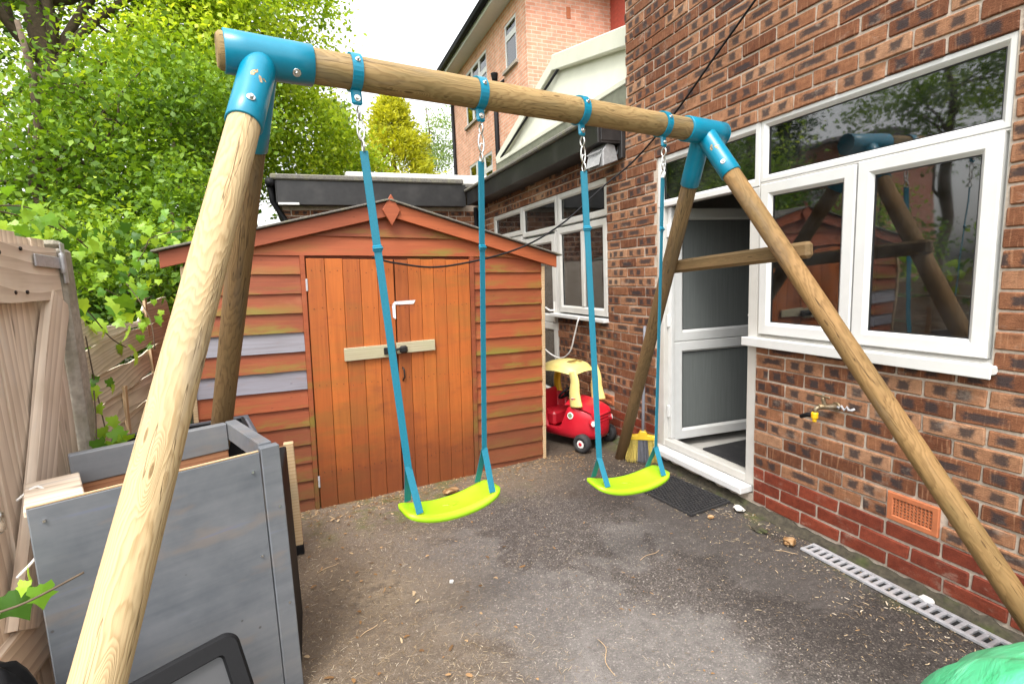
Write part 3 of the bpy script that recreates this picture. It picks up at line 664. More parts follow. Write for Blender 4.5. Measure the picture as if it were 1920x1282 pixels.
tube('corner_pipe', [(2.30, 7.04, 2.40), (2.30, 7.04, 1.0), (2.30, 7.04, 0)], .034, MT['black_plastic'], outb)
tag(span('white_roof_edge', (.75, 9.2, 2.745), (3.9, 9.6, 3.27), MT['upvc'], outb, bev=.03), 'white plastic roof edge beyond the felt')
# ---------------------------------------------------------------- swing frame
PL = Vector((-.065, 1.701, 2.085)); PR = Vector((1.829, 2.036, 2.085)); BD = (PR-PL).normalized(); ND = Vector((-BD.y, BD.x, 0)); UP = Vector((0, 0, 1))
def S(s, n=0, z=2.085): return PL+BD*s+ND*n+UP*(z-2.085)
swing = empty('swing_set', (.9, 1.85, 0), 'wooden log swing frame with bright teal metal corner brackets', 'swing set')
cyl('beam', S(-.112), S(2.055), .050, MT['log'], swing, n=28, cap=.008)
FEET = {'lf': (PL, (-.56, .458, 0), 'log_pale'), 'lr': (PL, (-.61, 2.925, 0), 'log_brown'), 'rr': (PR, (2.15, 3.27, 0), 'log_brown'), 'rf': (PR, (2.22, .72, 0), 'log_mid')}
def wrap_patch(poly, R, M):
    """small plate wrapped on a cylinder (axis local X): poly in (x, arc)"""
    bm = bmesh.new(); vs = [bm.verts.new((x, R*math.cos(a/R), R*math.sin(a/R))) for x, a in poly]; bm.faces.new(vs)
    bmesh.ops.triangulate(bm, faces=bm.faces); return bm_mesh(bm)
def bolt(P, d, parent, r=.011):
    P = Vector(P); d = Vector(d).normalized()
    c = cyl('washer', P, P+d*.003, r, MT['steel'], parent, n=18, cap=.0008)
    cyl('bolt_head', P+d*.003, P+d*.010, r*.55, MT['steel'], c, n=6, cap=.001)
for key, (P, F, wm) in FEET.items():
    F = Vector(F); d = (F-P).normalized(); sgn = -1 if key[0] == 'l' else 1
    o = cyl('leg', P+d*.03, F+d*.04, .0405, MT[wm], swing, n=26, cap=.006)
    if key[1] == 'r': tag(o, 'weathered brown rear leg')
    sl = cyl('bracket', P+d*.005, P+d*.265, .0462, MT['teal'], swing, n=30, cap=.002)
    toc = (Vector((0, 0, 1.44))-(P+d*.15)); toc = (toc-d*toc.dot(d)).normalized()
    if key[1] == 'f':
        FM = frame_M(P+d*.125, d, toc); R = .0468
        for poly in ([(-.022, .001), (-.014, .012), (-.004, .017), (.006, .014), (.004, .006), (-.006, .004), (-.012, -.002)],
                     [(-.004, -.004), (.006, -.006), (.018, -.011), (.016, -.018), (.006, -.015), (-.003, -.011)],
                     [(-.003, -.018), (.0, -.024), (.004, -.027), (.004, -.019), (.001, -.014)]):
            obj('logo_cutout', wrap_patch(poly, R, None), MT['log_pale'], sl, FM)
        bolt(P+d*.21+toc*.046, toc, sl)
for a, b in ((-.095, .137), (1.795, 2.05)):
    sl = cyl('bracket', S(a), S(b), .0575, MT['teal'], swing, n=32, cap=.002)
    if a < 0: bolt(S(.085)+(-ND*.7-UP*.71)*.0572, -ND*.7-UP*.71, sl, .012)
cyl('bracket_cap', S(2.046), S(2.064), .0574, MT['teal'], swing, n=32, cap=.012)
# half-round brace on the right-hand pair of legs
dr = (Vector(FEET['rr'][1])-PR); df = (Vector(FEET['rf'][1])-PR)
e = BD*.052
b0 = PR+dr*.305+e; b1 = PR+df*.285+e; ex = (b1-b0).normalized()
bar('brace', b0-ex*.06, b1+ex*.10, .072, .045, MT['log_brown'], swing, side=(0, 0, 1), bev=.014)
# ---------------------------------------------------------------- two swings
def eye(name, c, r, wr, parent, axis, squash=1.35):
    ax = Vector(axis).normalized(); o = UP.cross(ax).normalized()
    pts = [Vector(c)+UP*math.cos(t)*r*squash+o*math.sin(t)*r for t in [2*math.pi*k/16 for k in range(17)]]
    return tube(name, pts, wr, MT['steel'], parent, n=8)
def swing_seat(label, hs, seat_s, seat_n, seat_z, rot, ln, dp, zb, fork):
    c = S(seat_s, seat_n, seat_z)
    th = empty('swing', c, label, 'swing', 'swings hanging from the log beam')
    ax = (Matrix.Rotation(rot, 3, 'Z') @ BD).normalized(); ay = UP.cross(ax)
    # moulded seat: dished slab with rounded corners and a rolled edge
    nx, ny = 28, 12; v = []; f = []
    def surf(i, j, top):
        a = -1+2*i/nx; b = -1+2*j/ny
        # square -> superellipse
        k = (abs(a)**5+abs(b)**5)**.2; mx = max(abs(a), abs(b)); q = mx/k if k else 1
        a2, b2 = a*q, b*q; edge = max(0, mx-.86)/.14
        z = .042*abs(a2)**2.2-.012+.006*b2*b2-edge**2*.008 if top else .042*abs(a2)**2.2-.012-.024+edge**2*.003
        return c+ax*(a2*ln/2)+ay*(b2*dp/2)+UP*z
    for top in (1, 0):
        for j in range(ny+1):
            for i in range(nx+1): v.append(surf(i, j, top))
    n1 = (nx+1)*(ny+1)
    for j in range(ny):
        for i in range(nx):
            a = j*(nx+1)+i; f.append((a, a+1, a+nx+2, a+nx+1)); f.append((n1+a, n1+a+nx+1, n1+a+nx+2, n1+a+1))
    bd = [i for i in range(nx)]+[(j*(nx+1)+nx) for j in range(ny)]+[ny*(nx+1)+i for i in range(nx, 0, -1)]+[j*(nx+1) for j in range(ny, 0, -1)]
    for k in range(len(bd)): a, b = bd[k], bd[(k+1) % len(bd)]; f.append((a, n1+a, n1+b, b))
    st = obj('seat', mesh_from(v, f, True), MT['lime'], th)
    for (dx, dy, w_, h_) in ((-.012, .004, .016, .007), (.006, -.004, .02, .008), (.016, .006, .007, .012), (-.004, -.012, .008, .005)):
        p = c+ax*dx*1.6+ay*dy*1.6+UP*(-.0108)
        obj('seat_emblem', box_mesh(w_*1.5, h_*1.5, .0016, .0006, 'lime'), MT['lime'], st, frame_M(p, (Matrix.Rotation(dx*40, 3, 'Z') @ ax), ay))
    for k, hh in enumerate(hs):
        sg = -1 if k == 0 else 1
        tp = S(hh)
        band = []
        v, f = [], []
        for i in range(29):
            an = 2*math.pi*i/28
            for rr in (.0512, .0565):
                for wv in (-.016, .016): v.append(tp+BD*wv+ND*math.cos(an)*rr+UP*math.sin(an)*rr)
        for i in range(28):
            a = i*4; b = a+4; f += [(a, b, b+1, a+1), (a+2, a+3, b+3, b+2), (a, a+2, b+2, b), (a+1, b+1, b+3, a+3)]
        cl = obj('clamp', mesh_from(v, f, False), MT['teal'], th)
        dn = (-UP-ND*.12).normalized(); tg = tp+dn*.078
        bar('clamp_tongue', tp+dn*.050, tp+dn*.100, .034, .014, MT['teal'], cl, side=BD, bev=.006)
        toc = -ND
        bolt(tp+dn*.080+toc*.008, toc, cl, .010); bolt(tp+(-ND*.92+UP*.38)*.0562, -ND*.92+UP*.38, cl, .008)
        es = c+ax*sg*(ln/2-.045)+UP*.022          # strap anchorage on the seat
        top = tp+dn*.100
        fk = top.lerp(es, (top.z-fork)/(top.z-es.z))
        line = (fk-top).normalized()
        z0 = top.z
        e1 = top+line*.022; eye('swivel_eye', e1, .013, .0034, th, BD)
        cb = eye('snap_hook', top+line*.072, .011, .0033, th, ND, 3.0); eye('hook_gate', top+line*.088+BD*.002, .0075, .0026, cb, ND, 2.0)
        eye('strap_ring', top+line*.122, .011, .003, th, BD, 1.5)
        sv = (BD-line*BD.dot(line)).normalized()
        s0 = top+line*.136
        def ribbon(name, a, b, wd, tk, twist=0, par=th):
            m = bar(name, a, b, wd, tk, MT['strap'], par, side=(Matrix.Rotation(twist, 3, line) @ sv), bev=.0008); return m
        tw = .5 if k == 0 else -.25
        bk = top.lerp(es, (top.z-zb)/(top.z-es.z))
        ribbon('strap', s0, fk, .026, .0026, tw)
        ribbon('strap_loop', s0+ND*.004, bk+ND*.003, .026, .0024, tw+.12)
        bk_ = bar('buckle', bk-line*.011, bk+line*.011, .032, .009, MT['teal'], th, side=(Matrix.Rotation(tw, 3, line) @ sv), bev=.003)
        cyl('buckle_pin', bk-(Matrix.Rotation(tw, 3, line) @ sv)*.017-ND*.006, bk+(Matrix.Rotation(tw, 3, line) @ sv)*.017-ND*.006, .004, MT['strap'], bk_, n=8)
        for yy in (-1, 1):
            bar('strap_end', fk-line*.012, es+ay*yy*(dp/2-.018)-UP*.004, .026, .0026, MT['strap'], th, side=ax, bev=.0008)
swing_seat('lime green plastic swing seat hanging in front of the shed doors, left of the two', (.262, .701), .515, .025, .60, 0.0, .385, .160, 1.545, .765)
swing_seat('lime green plastic swing seat hanging before the doormat, right of the two', (1.165, 1.64), 1.39, -.02, .478, -.20, .385, .165, 1.62, .60)
# ---------------------------------------------------------------- shed
SA = math.radians(4.9)
SHM = Matrix.Translation((.475, 3.464, 0)) @ Matrix.Rotation(SA, 4, 'Z') @ Matrix.Rotation(math.radians(1.55), 4, 'Y') @ Matrix.Translation((-.515, 0, 0))
shed = empty('garden_shed', (0, 0, 0), 'orange stained wooden shed with double doors and weatherboard cladding', 'shed', M=SHM)
def sb(name, a, b, mat, parent=shed, bev=.002, wob=0):
    """board in shed space (x along the front, y depth, z up)"""
    c = Vector([(p+q)/2 for p, q in zip(a, b)]); s = [abs(q-p) for p, q in zip(a, b)]
    return obj(name, box_mesh(*s, bev, mat.name), mat, parent, SHM @ Matrix.Translation(c) @ Matrix.Rotation(wob, 4, 'Y'))
SC = .515; HW = 1.155; EAV = 1.55; PK = 1.905
def roofz(x): return PK-(PK-EAV)*abs(x-SC)/HW
def weatherboard(x0, x1, z0, h, mat, parent=shed, clip=False):
    """feather-edge board: thick bottom edge, leaning back at the top"""
    v = []; n = 8
    for i in range(n+1):
        x = x0+(x1-x0)*i/n; j = random.uniform(-.0012, .0012)
        zt = z0+h+.012; zb = z0+j
        if clip: zt = min(zt, roofz(x)); zb = min(zb, zt-.001)
        fr = (zt-zb)/(h+.012)
        v += [(x, -.022+random.uniform(-.001, .001), zb), (x, -.022+.016*fr, zt), (x, .004, zt), (x, .002, zb)]
    f = []
    for i in range(n):
        a = i*4; b = a+4
        for k in range(4): f.append((a+k, b+k, b+(k+1) % 4, a+(k+1) % 4))
    f += [(3, 2, 1, 0), (n*4, n*4+1, n*4+2, n*4+3)]
    cx = (x0+x1)/2; v = [(p[0]-cx, p[1], p[2]-z0) for p in v]
    bm = bmesh.new(); bv = [bm.verts.new(p) for p in v]
    for q in f: bm.faces.new([bv[i] for i in q])
    bmesh.ops.remove_doubles(bm, verts=bm.verts, dist=1e-5); bmesh.ops.recalc_face_normals(bm, faces=bm.faces)
    m = bm_mesh(bm); m.materials.append(mat)
    return link(bpy.data.objects.new('weatherboard', m), parent, SHM @ Matrix.Translation((cx, 0, z0)))
BP = .1185
sb('front_wall', (SC-HW, .006, -.03), (SC+HW, .03, EAV-.06), MT['shed'], bev=0)
for i in range(14):
    z0 = -.055+i*BP
    grey = i in (9,) ; grey2 = i in (7,)
    if z0+BP > 1.62: break
    m = MT['shed_grey'] if i in (7, 9) else MT['shed']
    o = weatherboard(SC-HW+.012, -.035, z0, BP, m, clip=z0 > 1.3)
    if i in (7, 9): tag(o, 'board painted grey')
    weatherboard(1.105, SC+HW-.012, z0, BP, MT['shed'], clip=z0 > 1.3)
weatherboard(SC-HW+.05, SC+HW-.05, 1.598, BP, MT['shed'], clip=True)
weatherboard(SC-.72, SC+.72, 1.598+BP, BP, MT['shed'], clip=True)
weatherboard(SC-.33, SC+.33, 1.598+2*BP, BP, MT['shed'], clip=True)
prism('gable_back', [(SC-HW, EAV-.3), (SC+HW, EAV-.3), (SC+HW, EAV), (SC, PK), (SC-HW, EAV)], .02, MT['shed'], shed, SHM @ Matrix(((1, 0, 0, 0), (0, 0, -1, .03), (0, 1, 0, 0), (0, 0, 0, 1))))
sb('corner_post', (SC+HW-.012, -.028, -.05), (SC+HW+.012, .03, EAV-.02), MT['raw_wood'])
sb('corner_post', (SC-HW-.012, -.028, -.05), (SC-HW+.012, .03, EAV-.02), MT['raw_wood'])
sb('door_post', (-.034, -.032, -.05), (-.006, .006, 1.595), MT['shed'])
sb('door_post', (1.072, -.032, -.05), (1.104, .006, 1.595), MT['shed'])
sb('side_wall', (SC+HW-.02, .03, -.05), (SC+HW, 1.75, EAV), MT['shed'], bev=0)
sb('side_wall', (SC-HW, .03, -.05), (SC-HW+.02, 1.75, EAV), MT['shed'], bev=0)
sb('back_wall', (SC-HW+.02, 1.73, -.05), (SC+HW-.02, 1.75, EAV), MT['shed'], bev=0)
for sg in (-1, 1):
    p0 = SHM @ Vector((SC, 0, 0)); L = 1.255
    a = Vector((SC, -.055, 1.938)); b = Vector((SC+sg*L, -.055, 1.938-.332))
    d = (b-a).normalized(); nn = Vector((0, -1, 0)); upv = Vector((0, 0, 1)); upv = (upv-d*upv.dot(d)).normalized()
    a2, b2 = a-upv*.044, b-upv*.044
    # plumb-cut bargeboard
    pts = [(0, 0), (sg*L, -.332), (sg*L, -.332-.088), (0, -.092)]
    prism('bargeboard', pts if sg < 0 else pts, .022, MT['shed_trim'], shed, SHM @ Matrix(((1, 0, 0, SC), (0, 0, -1, -.035), (0, 1, 0, 1.94), (0, 0, 0, 1))), bev=.002)
    # roof deck and felt with a turned-down edge
    dk = (b-a).length+.03
    F = SHM @ frame_M(a+d*dk/2+upv*.012+Vector((0, .9, 0)), d, (0, 1, 0))
    rs = obj('roof_felt', box_mesh(dk, 1.86, .012, .003, 'felt'), MT['felt'], shed, F)
F = SHM @ Matrix.Translation((SC+.012, -.059, 1.885)) @ Matrix(((1, 0, 0, 0), (0, 0, -1, 0), (0, 1, 0, 0), (0, 0, 0, 1)))
prism('diamond_finial', [(0, .10), (.058, 0), (0, -.10), (-.058, 0)], .016, MT['shed_trim'], shed, F, bev=.003)
# doors of tongue-and-groove boards
def shed_door(x0, x1, n, tilt, label):
    d = link(bpy.data.objects.new('door', None), shed, SHM @ Matrix.Translation((x0, -.03, 0))); tag(d, label)
    wd = (x1-x0)/n
    sb('door_back', (x0+.004, -.012, .0), (x1-.004, .004, 1.57), MT['dark'], d, bev=0)
    for i in range(n):
        z0 = -.02+random.uniform(-.004, .004)
        o = obj('door_board', box_mesh(1.595, .016, wd-.0022, .0022, 'sd'), MT['shed_door'], d, SHM @ Matrix.Translation((x0+wd*(i+.5), -.026+random.uniform(-.0012, .0012), z0+.7975)) @ Matrix.Rotation(math.radians(-90), 4, 'Y'))
    A = Acc()
    for i in range(n):
        for zz in (.22, .78, 1.27, 1.50):
            for dx in (.3, .7): xx = x0+wd*(i+dx)+random.uniform(-.006, .006); z1 = zz+random.uniform(-.012, .012); A.box((xx-.0022, -.0365, z1-.0022), (xx+.0022, -.0335, z1+.0022))
    A.build('nail_heads', MT['black_metal'], d, SHM)
    return d
dl = shed_door(.0, .533, 5, 0, 'left leaf of the orange shed door'); dr_ = shed_door(.541, 1.068, 6, 0, 'right leaf of the orange shed door')
for z in (.13, 1.38): sb('hinge', (-.009, -.038, z), (.003, -.034, z+.075), MT['galv'], dl)
# weathered lock rail, bolt and tape
LRM = SHM @ Matrix.Translation((.50, -.046, .985)) @ Matrix.Rotation(math.radians(-1.2), 4, 'Y')
MT['lock_wood'] = wood('grey_green_batten', (.50, .44, .30), (.26, .22, .13), 22, .8, (.40, .40, .24), .6)
obj('lock_batten', box_mesh(.325, .022, .082, .002, 'lw'), MT['lock_wood'], dl, LRM @ Matrix.Translation((-.145, 0, -.006)))
obj('lock_batten', box_mesh(.265, .022, .072, .002, 'lw'), MT['lock_wood'], dr_, LRM @ Matrix.Translation((.160, 0, .006)))
obj('bolt_plate', box_mesh(.075, .014, .045, .003, 'bp'), MT['black_metal'], dl, LRM @ Matrix.Translation((-.022, -.017, -.004)))
cyl('bolt_bar', LRM @ Vector((-.04, -.028, -.002)), LRM @ Vector((.075, -.028, .004)), .008, MT['black_metal'], dl)
tube('padlock_shackle', [LRM @ Vector(p) for p in ((.05, -.03, 0), (.055, -.045, .012), (.075, -.045, .012), (.08, -.03, 0))], .005, MT['black_metal'], dr_)
obj('padlock', box_mesh(.055, .03, .05, .012, 'pl'), MT['black_metal'], dr_, LRM @ Matrix.Translation((.066, -.035, -.002)))
tube('hasp', [SHM @ Vector(p) for p in ((.565, -.036, .86), (.572, -.05, .84), (.574, -.05, .79), (.565, -.036, .77))], .005, MT['black_metal'], dr_)
sb('keyhole_plate', (.505, -.038, .83), (.520, -.034, .85), MT['brass'], dl)
def tape_mat():
    t = NT('printed_white_tape'); co = t.obj_co(); x, y, z = t.sep(co)
    n = t.math('GREATER_THAN', t.noise(t.map(co, (150, 1, 90)), 1, 1), .57); band = t.math('LESS_THAN', t.math('ABSOLUTE', z), .005); mid = t.math('LESS_THAN', t.math('ABSOLUTE', t.math('ADD', x, -.012)), .038)
    t.pbr(t.mix(t.math('MULTIPLY', t.math('MULTIPLY', n, band), mid), (.74, .70, .68), (.25, .32, .55)), .5); return t.m
MT['tape'] = tape_mat()
tp_ = empty('tape_strip', (0, 0, 0), 'white tape strip stuck across the gap of the shed doors', 'tape', M=SHM @ Matrix.Translation((.54, -.037, 1.29)))
prism('tape_face', [(-.024, -.010), (-.006, .011), (.135, .017), (.122, -.008)], .0012, MT['tape'], tp_, SHM @ Matrix(((1, 0, 0, .536), (0, 0, -1, -.0362), (0, 1, 0, 1.289), (0, 0, 0, 1))))
prism('tape_tail', [(-.026, -.012), (-.004, .004), (-.004, -.10), (-.022, -.088)], .0012, MT['tape'], tp_, SHM @ Matrix(((1, 0, 0, .538), (0, 0, -1, -.0365), (0, 1, 0, 1.284), (0, 0, 0, 1))))
# ---------------------------------------------------------------- fence, gate and post on the left
FXL = -.95
def rough_board(name, p, q, h, mat, parent, th=.012, wav=.012, up=Vector((0, 0, 1)), out=Vector((1, 0, 0)), n=12, lean=.0, notch=None):
    p, q = Vector(p), Vector(q); x = (q-p); L = x.length; F = frame_M((p+q)/2, x, up)
    ph = random.uniform(0, 6); v = []; f = []
    for i in range(n+1):
        s = -L/2+L*i/n
        lo = -h/2+wav*math.sin(ph+i*.9)*.6+random.uniform(-wav, wav)*.25; hi = h/2+wav*math.sin(ph*2+i*.7)+random.uniform(-wav, wav)*.3
        if notch and notch[0] < i/n < notch[1]: hi -= notch[2]
        bow = .006*math.sin(ph+i*.5)
        v += [(s, lo, th/2+bow), (s, hi, th/2+bow-lean), (s, hi, -th/2+bow-lean), (s, lo, -th/2+bow)]
    for i in range(n):
        a = i*4; b = a+4
        for k in range(4): f.append((a+k, b+k, b+(k+1) % 4, a+(k+1) % 4))
    f += [(3, 2, 1, 0), (n*4, n*4+1, n*4+2, n*4+3)]
    bm = bmesh.new(); bv = [bm.verts.new(c) for c in v]
    for qd in f: bm.faces.new([bv[i] for i in qd])
    bmesh.ops.recalc_face_normals(bm, faces=bm.faces)
    return obj(name, bm_mesh(bm), mat, parent, F)
fence = empty('fence_panel', (FXL, 3.6, 0), 'weathered waney-edge fence panel with broken top, left of the shed', 'fence')
for i in range(9):
    z = .14+i*.142; y1 = 4.3; xo = .010*(i % 2)
    dropy = -.05*(i/8)
    rough_board('fence_board', (FXL+xo, 2.735, z+random.uniform(-.012, .012)-.02), (FXL+xo+.02, y1, z+random.uniform(-.014, .014)+.05), .127, MT['old_wood'], fence, wav=.013, lean=.014, th=.010, notch=(.12, .62, .085) if i == 8 else None)
for y in (3.18, 3.75): rough_board('fence_batten', (FXL+.018, y, .15), (FXL+.022, y+.01, .95 if y < 3.5 else 1.42), .035, MT['raw_wood'], fence, th=.014, wav=.002, up=Vector((0, 1, 0)))
post = empty('concrete_post', (FXL, 2.62, 0), 'tall grey concrete gate post beside the timber gate', 'post')
bar('post_shaft', (FXL+.0, 2.645, -.1), (FXL+.0, 2.645, 1.62), .105, .10, MT['concrete'], post, side=(0, 1, 0), bev=.012)
bar('post_top', (FXL, 2.645, 1.62), (FXL, 2.645, 1.655), .08, .075, MT['concrete'], post, side=(0, 1, 0), bev=.018)
gate = empty('timber_gate', (FXL, 2.1, 0), 'bleached timber garden gate with diagonal brace, far left', 'gate')
yb = 2.575
for i in range(9):
    wd = .105; rough_board('gate_board', (FXL-.004*(i % 2), yb-.055-i*.108, .06), (FXL-.004*(i % 2), yb-.055-i*.108, 1.66+random.uniform(-.012, .008)), .104, MT['gate_wood'], gate, th=.018, wav=.0025, up=Vector((0, 1, 0)), n=8)
rough_board('gate_ledge', (FXL+.028, yb+.01, 1.515), (FXL+.028, 1.55, 1.525), .20, MT['gate_wood'], gate, th=.03, wav=.004)
rough_board('gate_ledge', (FXL+.028, yb-.01, .32), (FXL+.028, 1.55, .32), .17, MT['gate_wood'], gate, th=.03, wav=.004)
rough_board('gate_brace', (FXL+.032, yb-.02, 1.42), (FXL+.032, yb-.62, .40), .135, MT['gate_wood'], gate, th=.032, wav=.003, up=Vector((0, 1, .5)))
hg = bar('hinge', (FXL+.046, yb-.20, 1.565), (FXL+.046, yb+.005, 1.56), .045, .006, MT['galv'], gate, side=(0, 0, 1), bev=.002)
bar('hinge_leaf', (FXL+.052, yb+.025, 1.48), (FXL+.052, yb+.025, 1.64), .034, .006, MT['galv'], hg, side=(0, 1, 0), bev=.002)
cyl('hinge_pin', (FXL+.054, yb+.004, 1.52), (FXL+.054, yb+.004, 1.60), .009, MT['galv'], hg, n=10)
for yy, zz in ((-.28, 1.60), (-.36, 1.45), (-.28, 1.45), (-.42, 1.58)): cyl('nail', (FXL+.04, yb+yy, zz), (FXL+.046, yb+yy, zz), .007, MT['black_metal'], gate, n=8, cap=.001)
# ---------------------------------------------------------------- grey-painted cabinet
def ply():
    t = NT('worn_grey_paint'); co = t.obj_co(); pos = t.geo_pos()
    n = t.noise(pos, 3.5, 5, .65); s = t.noise(t.map(co, (3, 40, 40)), 1, 4); b = t.noise(t.map(pos, (2, 2, 5)), 2.2, 3)
    c = t.ramp(t.math('ADD', t.math('MULTIPLY', n, .7), t.math('MULTIPLY', s, .3)), [(.3, (.085, .095, .11)), (.55, (.15, .158, .172)), (.75, (.20, .195, .19))])
    c = t.mix(t.math('MULTIPLY', t.step(b, .58, .7), .35), c, (.22, .165, .125)); c = t.mix(t.math('MULTIPLY', t.step(s, .62, .72), .5), c, (.12, .14, .22))
    sp = t.math('SUBTRACT', 1, t.step(t.voro(pos, 9), .03, .055)); c = t.mix(t.math('MULTIPLY', sp, .7), c, (.05, .04, .035))
    t.pbr(c, .5, t.bump(s, .12, .003)); return t.m
MT['grey_ply'] = ply()
cab = empty('grey_cabinet', (-.45, 1.95, 0), 'grey painted plywood cabinet standing behind the pale swing leg', 'cabinet')
A0 = Vector((-.712, 1.614, 0)); A1 = Vector((-.132, 1.840, 0)); ca = (A1-A0).normalized(); cn = Vector((-ca.y, ca.x, 0)); CZ = .90
def cb(name, s0, s1, n0, n1, z0, z1, mat, bev=.003, parent=cab):
    c = A0+ca*((s0+s1)/2)+cn*((n0+n1)/2); c.z = (z0+z1)/2
    return obj(name, box_mesh(abs(s1-s0), abs(n1-n0), abs(z1-z0), bev, mat.name), mat, parent, frame_M(c, ca, cn))
CL = (A1-A0).length
fp = cb('front_panel', 0, CL-.062, 0, .012, .02, CZ, MT['grey_ply'])
cb('front_stile', CL-.060, CL, -.004, .03, 0, CZ+.012, MT['grey_ply'])
cb('panel_edge', .0, CL-.065, .001, .011, CZ+.0005, CZ+.004, MT['raw_wood'], 0)
span('side_panel', (-.168, 1.90, .0), (-.140, 2.32, .76), MT['black_plastic'], cab, bev=.004)
cb('side_rail', CL-.055, CL-.014, .03, .44, CZ-.05, CZ+.02, MT['grey_ply'])
cb('rear_rail', .10, CL-.057, .405, .44, CZ-.085, CZ+.018, MT['grey_ply'])
cb('rear_panel', .10, CL-.06, .41, .43, .45, CZ-.087, MT['red_wood'])
cb('left_panel', .0, .02, .014, .40, .03, CZ-.06, MT['gate_wood'])
cb('left_top', -.01, .12, .10, .38, CZ-.055, CZ-.035, MT['gate_wood'])
cb('shelf', .022, CL-.015, .014, .40, .62, .64, MT['raw_wood'])
for s_, z_ in ((.03, .86), (.03, .12), (CL-.09, .84), (CL-.02, .70), (CL-.02, .35), (CL-.09, .55), (.3, .14)): cb('screw', s_-.003, s_+.003, -.0065, -.0045 if s_ > CL-.06 else .0, z_-.003, z_+.003, MT['steel'], 0)
tf = empty('timber_trestle', (-.45, 2.86, 0), 'pale timber trestle with black feet between the cabinet and the shed', 'trestle')
for x_ in (-.74, -.160): span('post', (x_-.024, 2.835, .055), (x_+.024, 2.875, .62), MT['raw_wood'], tf); span('foot', (x_-.026, 2.832, 0), (x_+.026, 2.878, .0545), MT['black_plastic'], tf)
span('rail', (-.715, 2.84, .52), (-.186, 2.87, .60), MT['raw_wood'], tf)
# things stacked behind it
cr = empty('storage_crate', (-.5, 2.75, 0), 'black plastic crate with grey rim tucked behind the cabinet', 'crate')
CM = Matrix.Translation((-.56, 2.60, 0)) @ Matrix.Rotation(.2, 4, 'Z')
for a, b in (((-.25, -.16, .0), (.25, -.145, .80)), ((-.25, .145, 0), (.25, .16, .80)), ((-.25, -.145, 0), (-.235, .145, .80)), ((.235, -.145, 0), (.25, .145, .80))): span('crate_side', a, b, MT['black_plastic'], cr, CM, bev=.004)
ring('crate_rim', -.27, .27, -.18, .18, [(0, .80), (0, .775), (.006, .78), (.03, .78), (.034, .775), (.034, .80)], MT['grey_plastic'], cr, CM @ Matrix(((0, 1, 0, 0), (0, 0, 1, 0), (1, 0, 0, 0), (0, 0, 0, 1))))
# black-framed panel leaning at the bottom-left
bp = empty('framed_panel', (-.40, 1.40, 0), 'black plastic framed panel with grey face leaning against the cabinet', 'panel')
ctr = Vector((-.455, 1.40, .235)); fx = Vector((.90, .34, .10)).normalized(); fz = Vector((-.10, .42, .86)).normalized()
FM = frame_M(ctr, fx, fz)
def rrect(w_, h_, r, k=6):
    P = []
    for cx, cy, a0 in ((w_/2-r, h_/2-r, 0), (-w_/2+r, h_/2-r, 90), (-w_/2+r, -h_/2+r, 180), (w_/2-r, -h_/2+r, 270)):
        for i in range(k+1): a = math.radians(a0+90*i/k); P.append((cx+r*math.cos(a), cy+r*math.sin(a)))
    return P
def rframe(name, w_, h_, r, bw, d, mat, parent, M):
    o = rrect(w_, h_, r); i_ = rrect(w_-2*bw, h_-2*bw, max(r-bw*.5, .006)); i2 = rrect(w_-2*bw-.01, h_-2*bw-.01, max(r-bw*.5, .006)); o2 = rrect(w_-.016, h_-.016, r-.006); n = len(o)
    v = [(x, y, 0) for x, y in o]+[(x, y, d-.008) for x, y in o]+[(x, y, d) for x, y in o2]+[(x, y, d) for x, y in i_]+[(x, y, d*.3) for x, y in i2]+[(x, y, 0) for x, y in i2]
    f = []
    for L in range(5):
        for k in range(n): f.append((L*n+k, L*n+(k+1) % n, (L+1)*n+(k+1) % n, (L+1)*n+k))
    return obj(name, mesh_from(v, f), mat, parent, M)
rframe('frame', .50, .46, .035, .045, .035, MT['black_plastic'], bp, FM)
obj('panel_face', box_mesh(.41, .37, .006, 0, 'gp'), plain('smoky_grey_panel', (.05, .05, .052), .35, 0, .08, 20, .02), bp, FM @ Matrix.Translation((0, 0, .008)))
def lumpy(name, c, rx, ry, h, mat, seed, parent=None, folds=.06, n=30, m=18, flat=.35):
    """slumped soft thing standing on the ground"""
    r = random.Random(seed); ph = [r.uniform(0, 6.3) for _ in range(8)]; v = []; f = []
    for j in range(m+1):
        t = j/m; z = h*(1-(1-t)**1.0) if t < 1 else h
        prof = math.sin(math.pi*min(1, .32+.68*t)) ** flat if t < 1 else 0
        for i in range(n):
            a = 2*math.pi*i/n
            k = 1+folds*math.sin(3*a+ph[0]+2*t)+folds*.7*math.sin(7*a+ph[1]+5*t)+folds*.4*math.sin(13*a+ph[2]-4*t)
            zz = z*(1+.05*math.sin(2*a+ph[3])*t+.03*math.sin(5*a+ph[4])*t)
            v.append((c[0]+rx*prof*k*math.cos(a), c[1]+ry*prof*k*math.sin(a), c[2]+zz))
    for j in range(m):
        for i in range(n): f.append((j*n+i, j*n+(i+1) % n, (j+1)*n+(i+1) % n, (j+1)*n+i))
    f.append(tuple(range(m*n, m*n+n)))
    return obj(name, mesh_from(v, f, True), mat, parent)
tag(lumpy('rubble_sack', (-.77, 1.45, 0), .14, .13, .61, MT['black_plastic'], 3), 'black plastic sack slumped by the gate at the bottom left corner', 'sack')
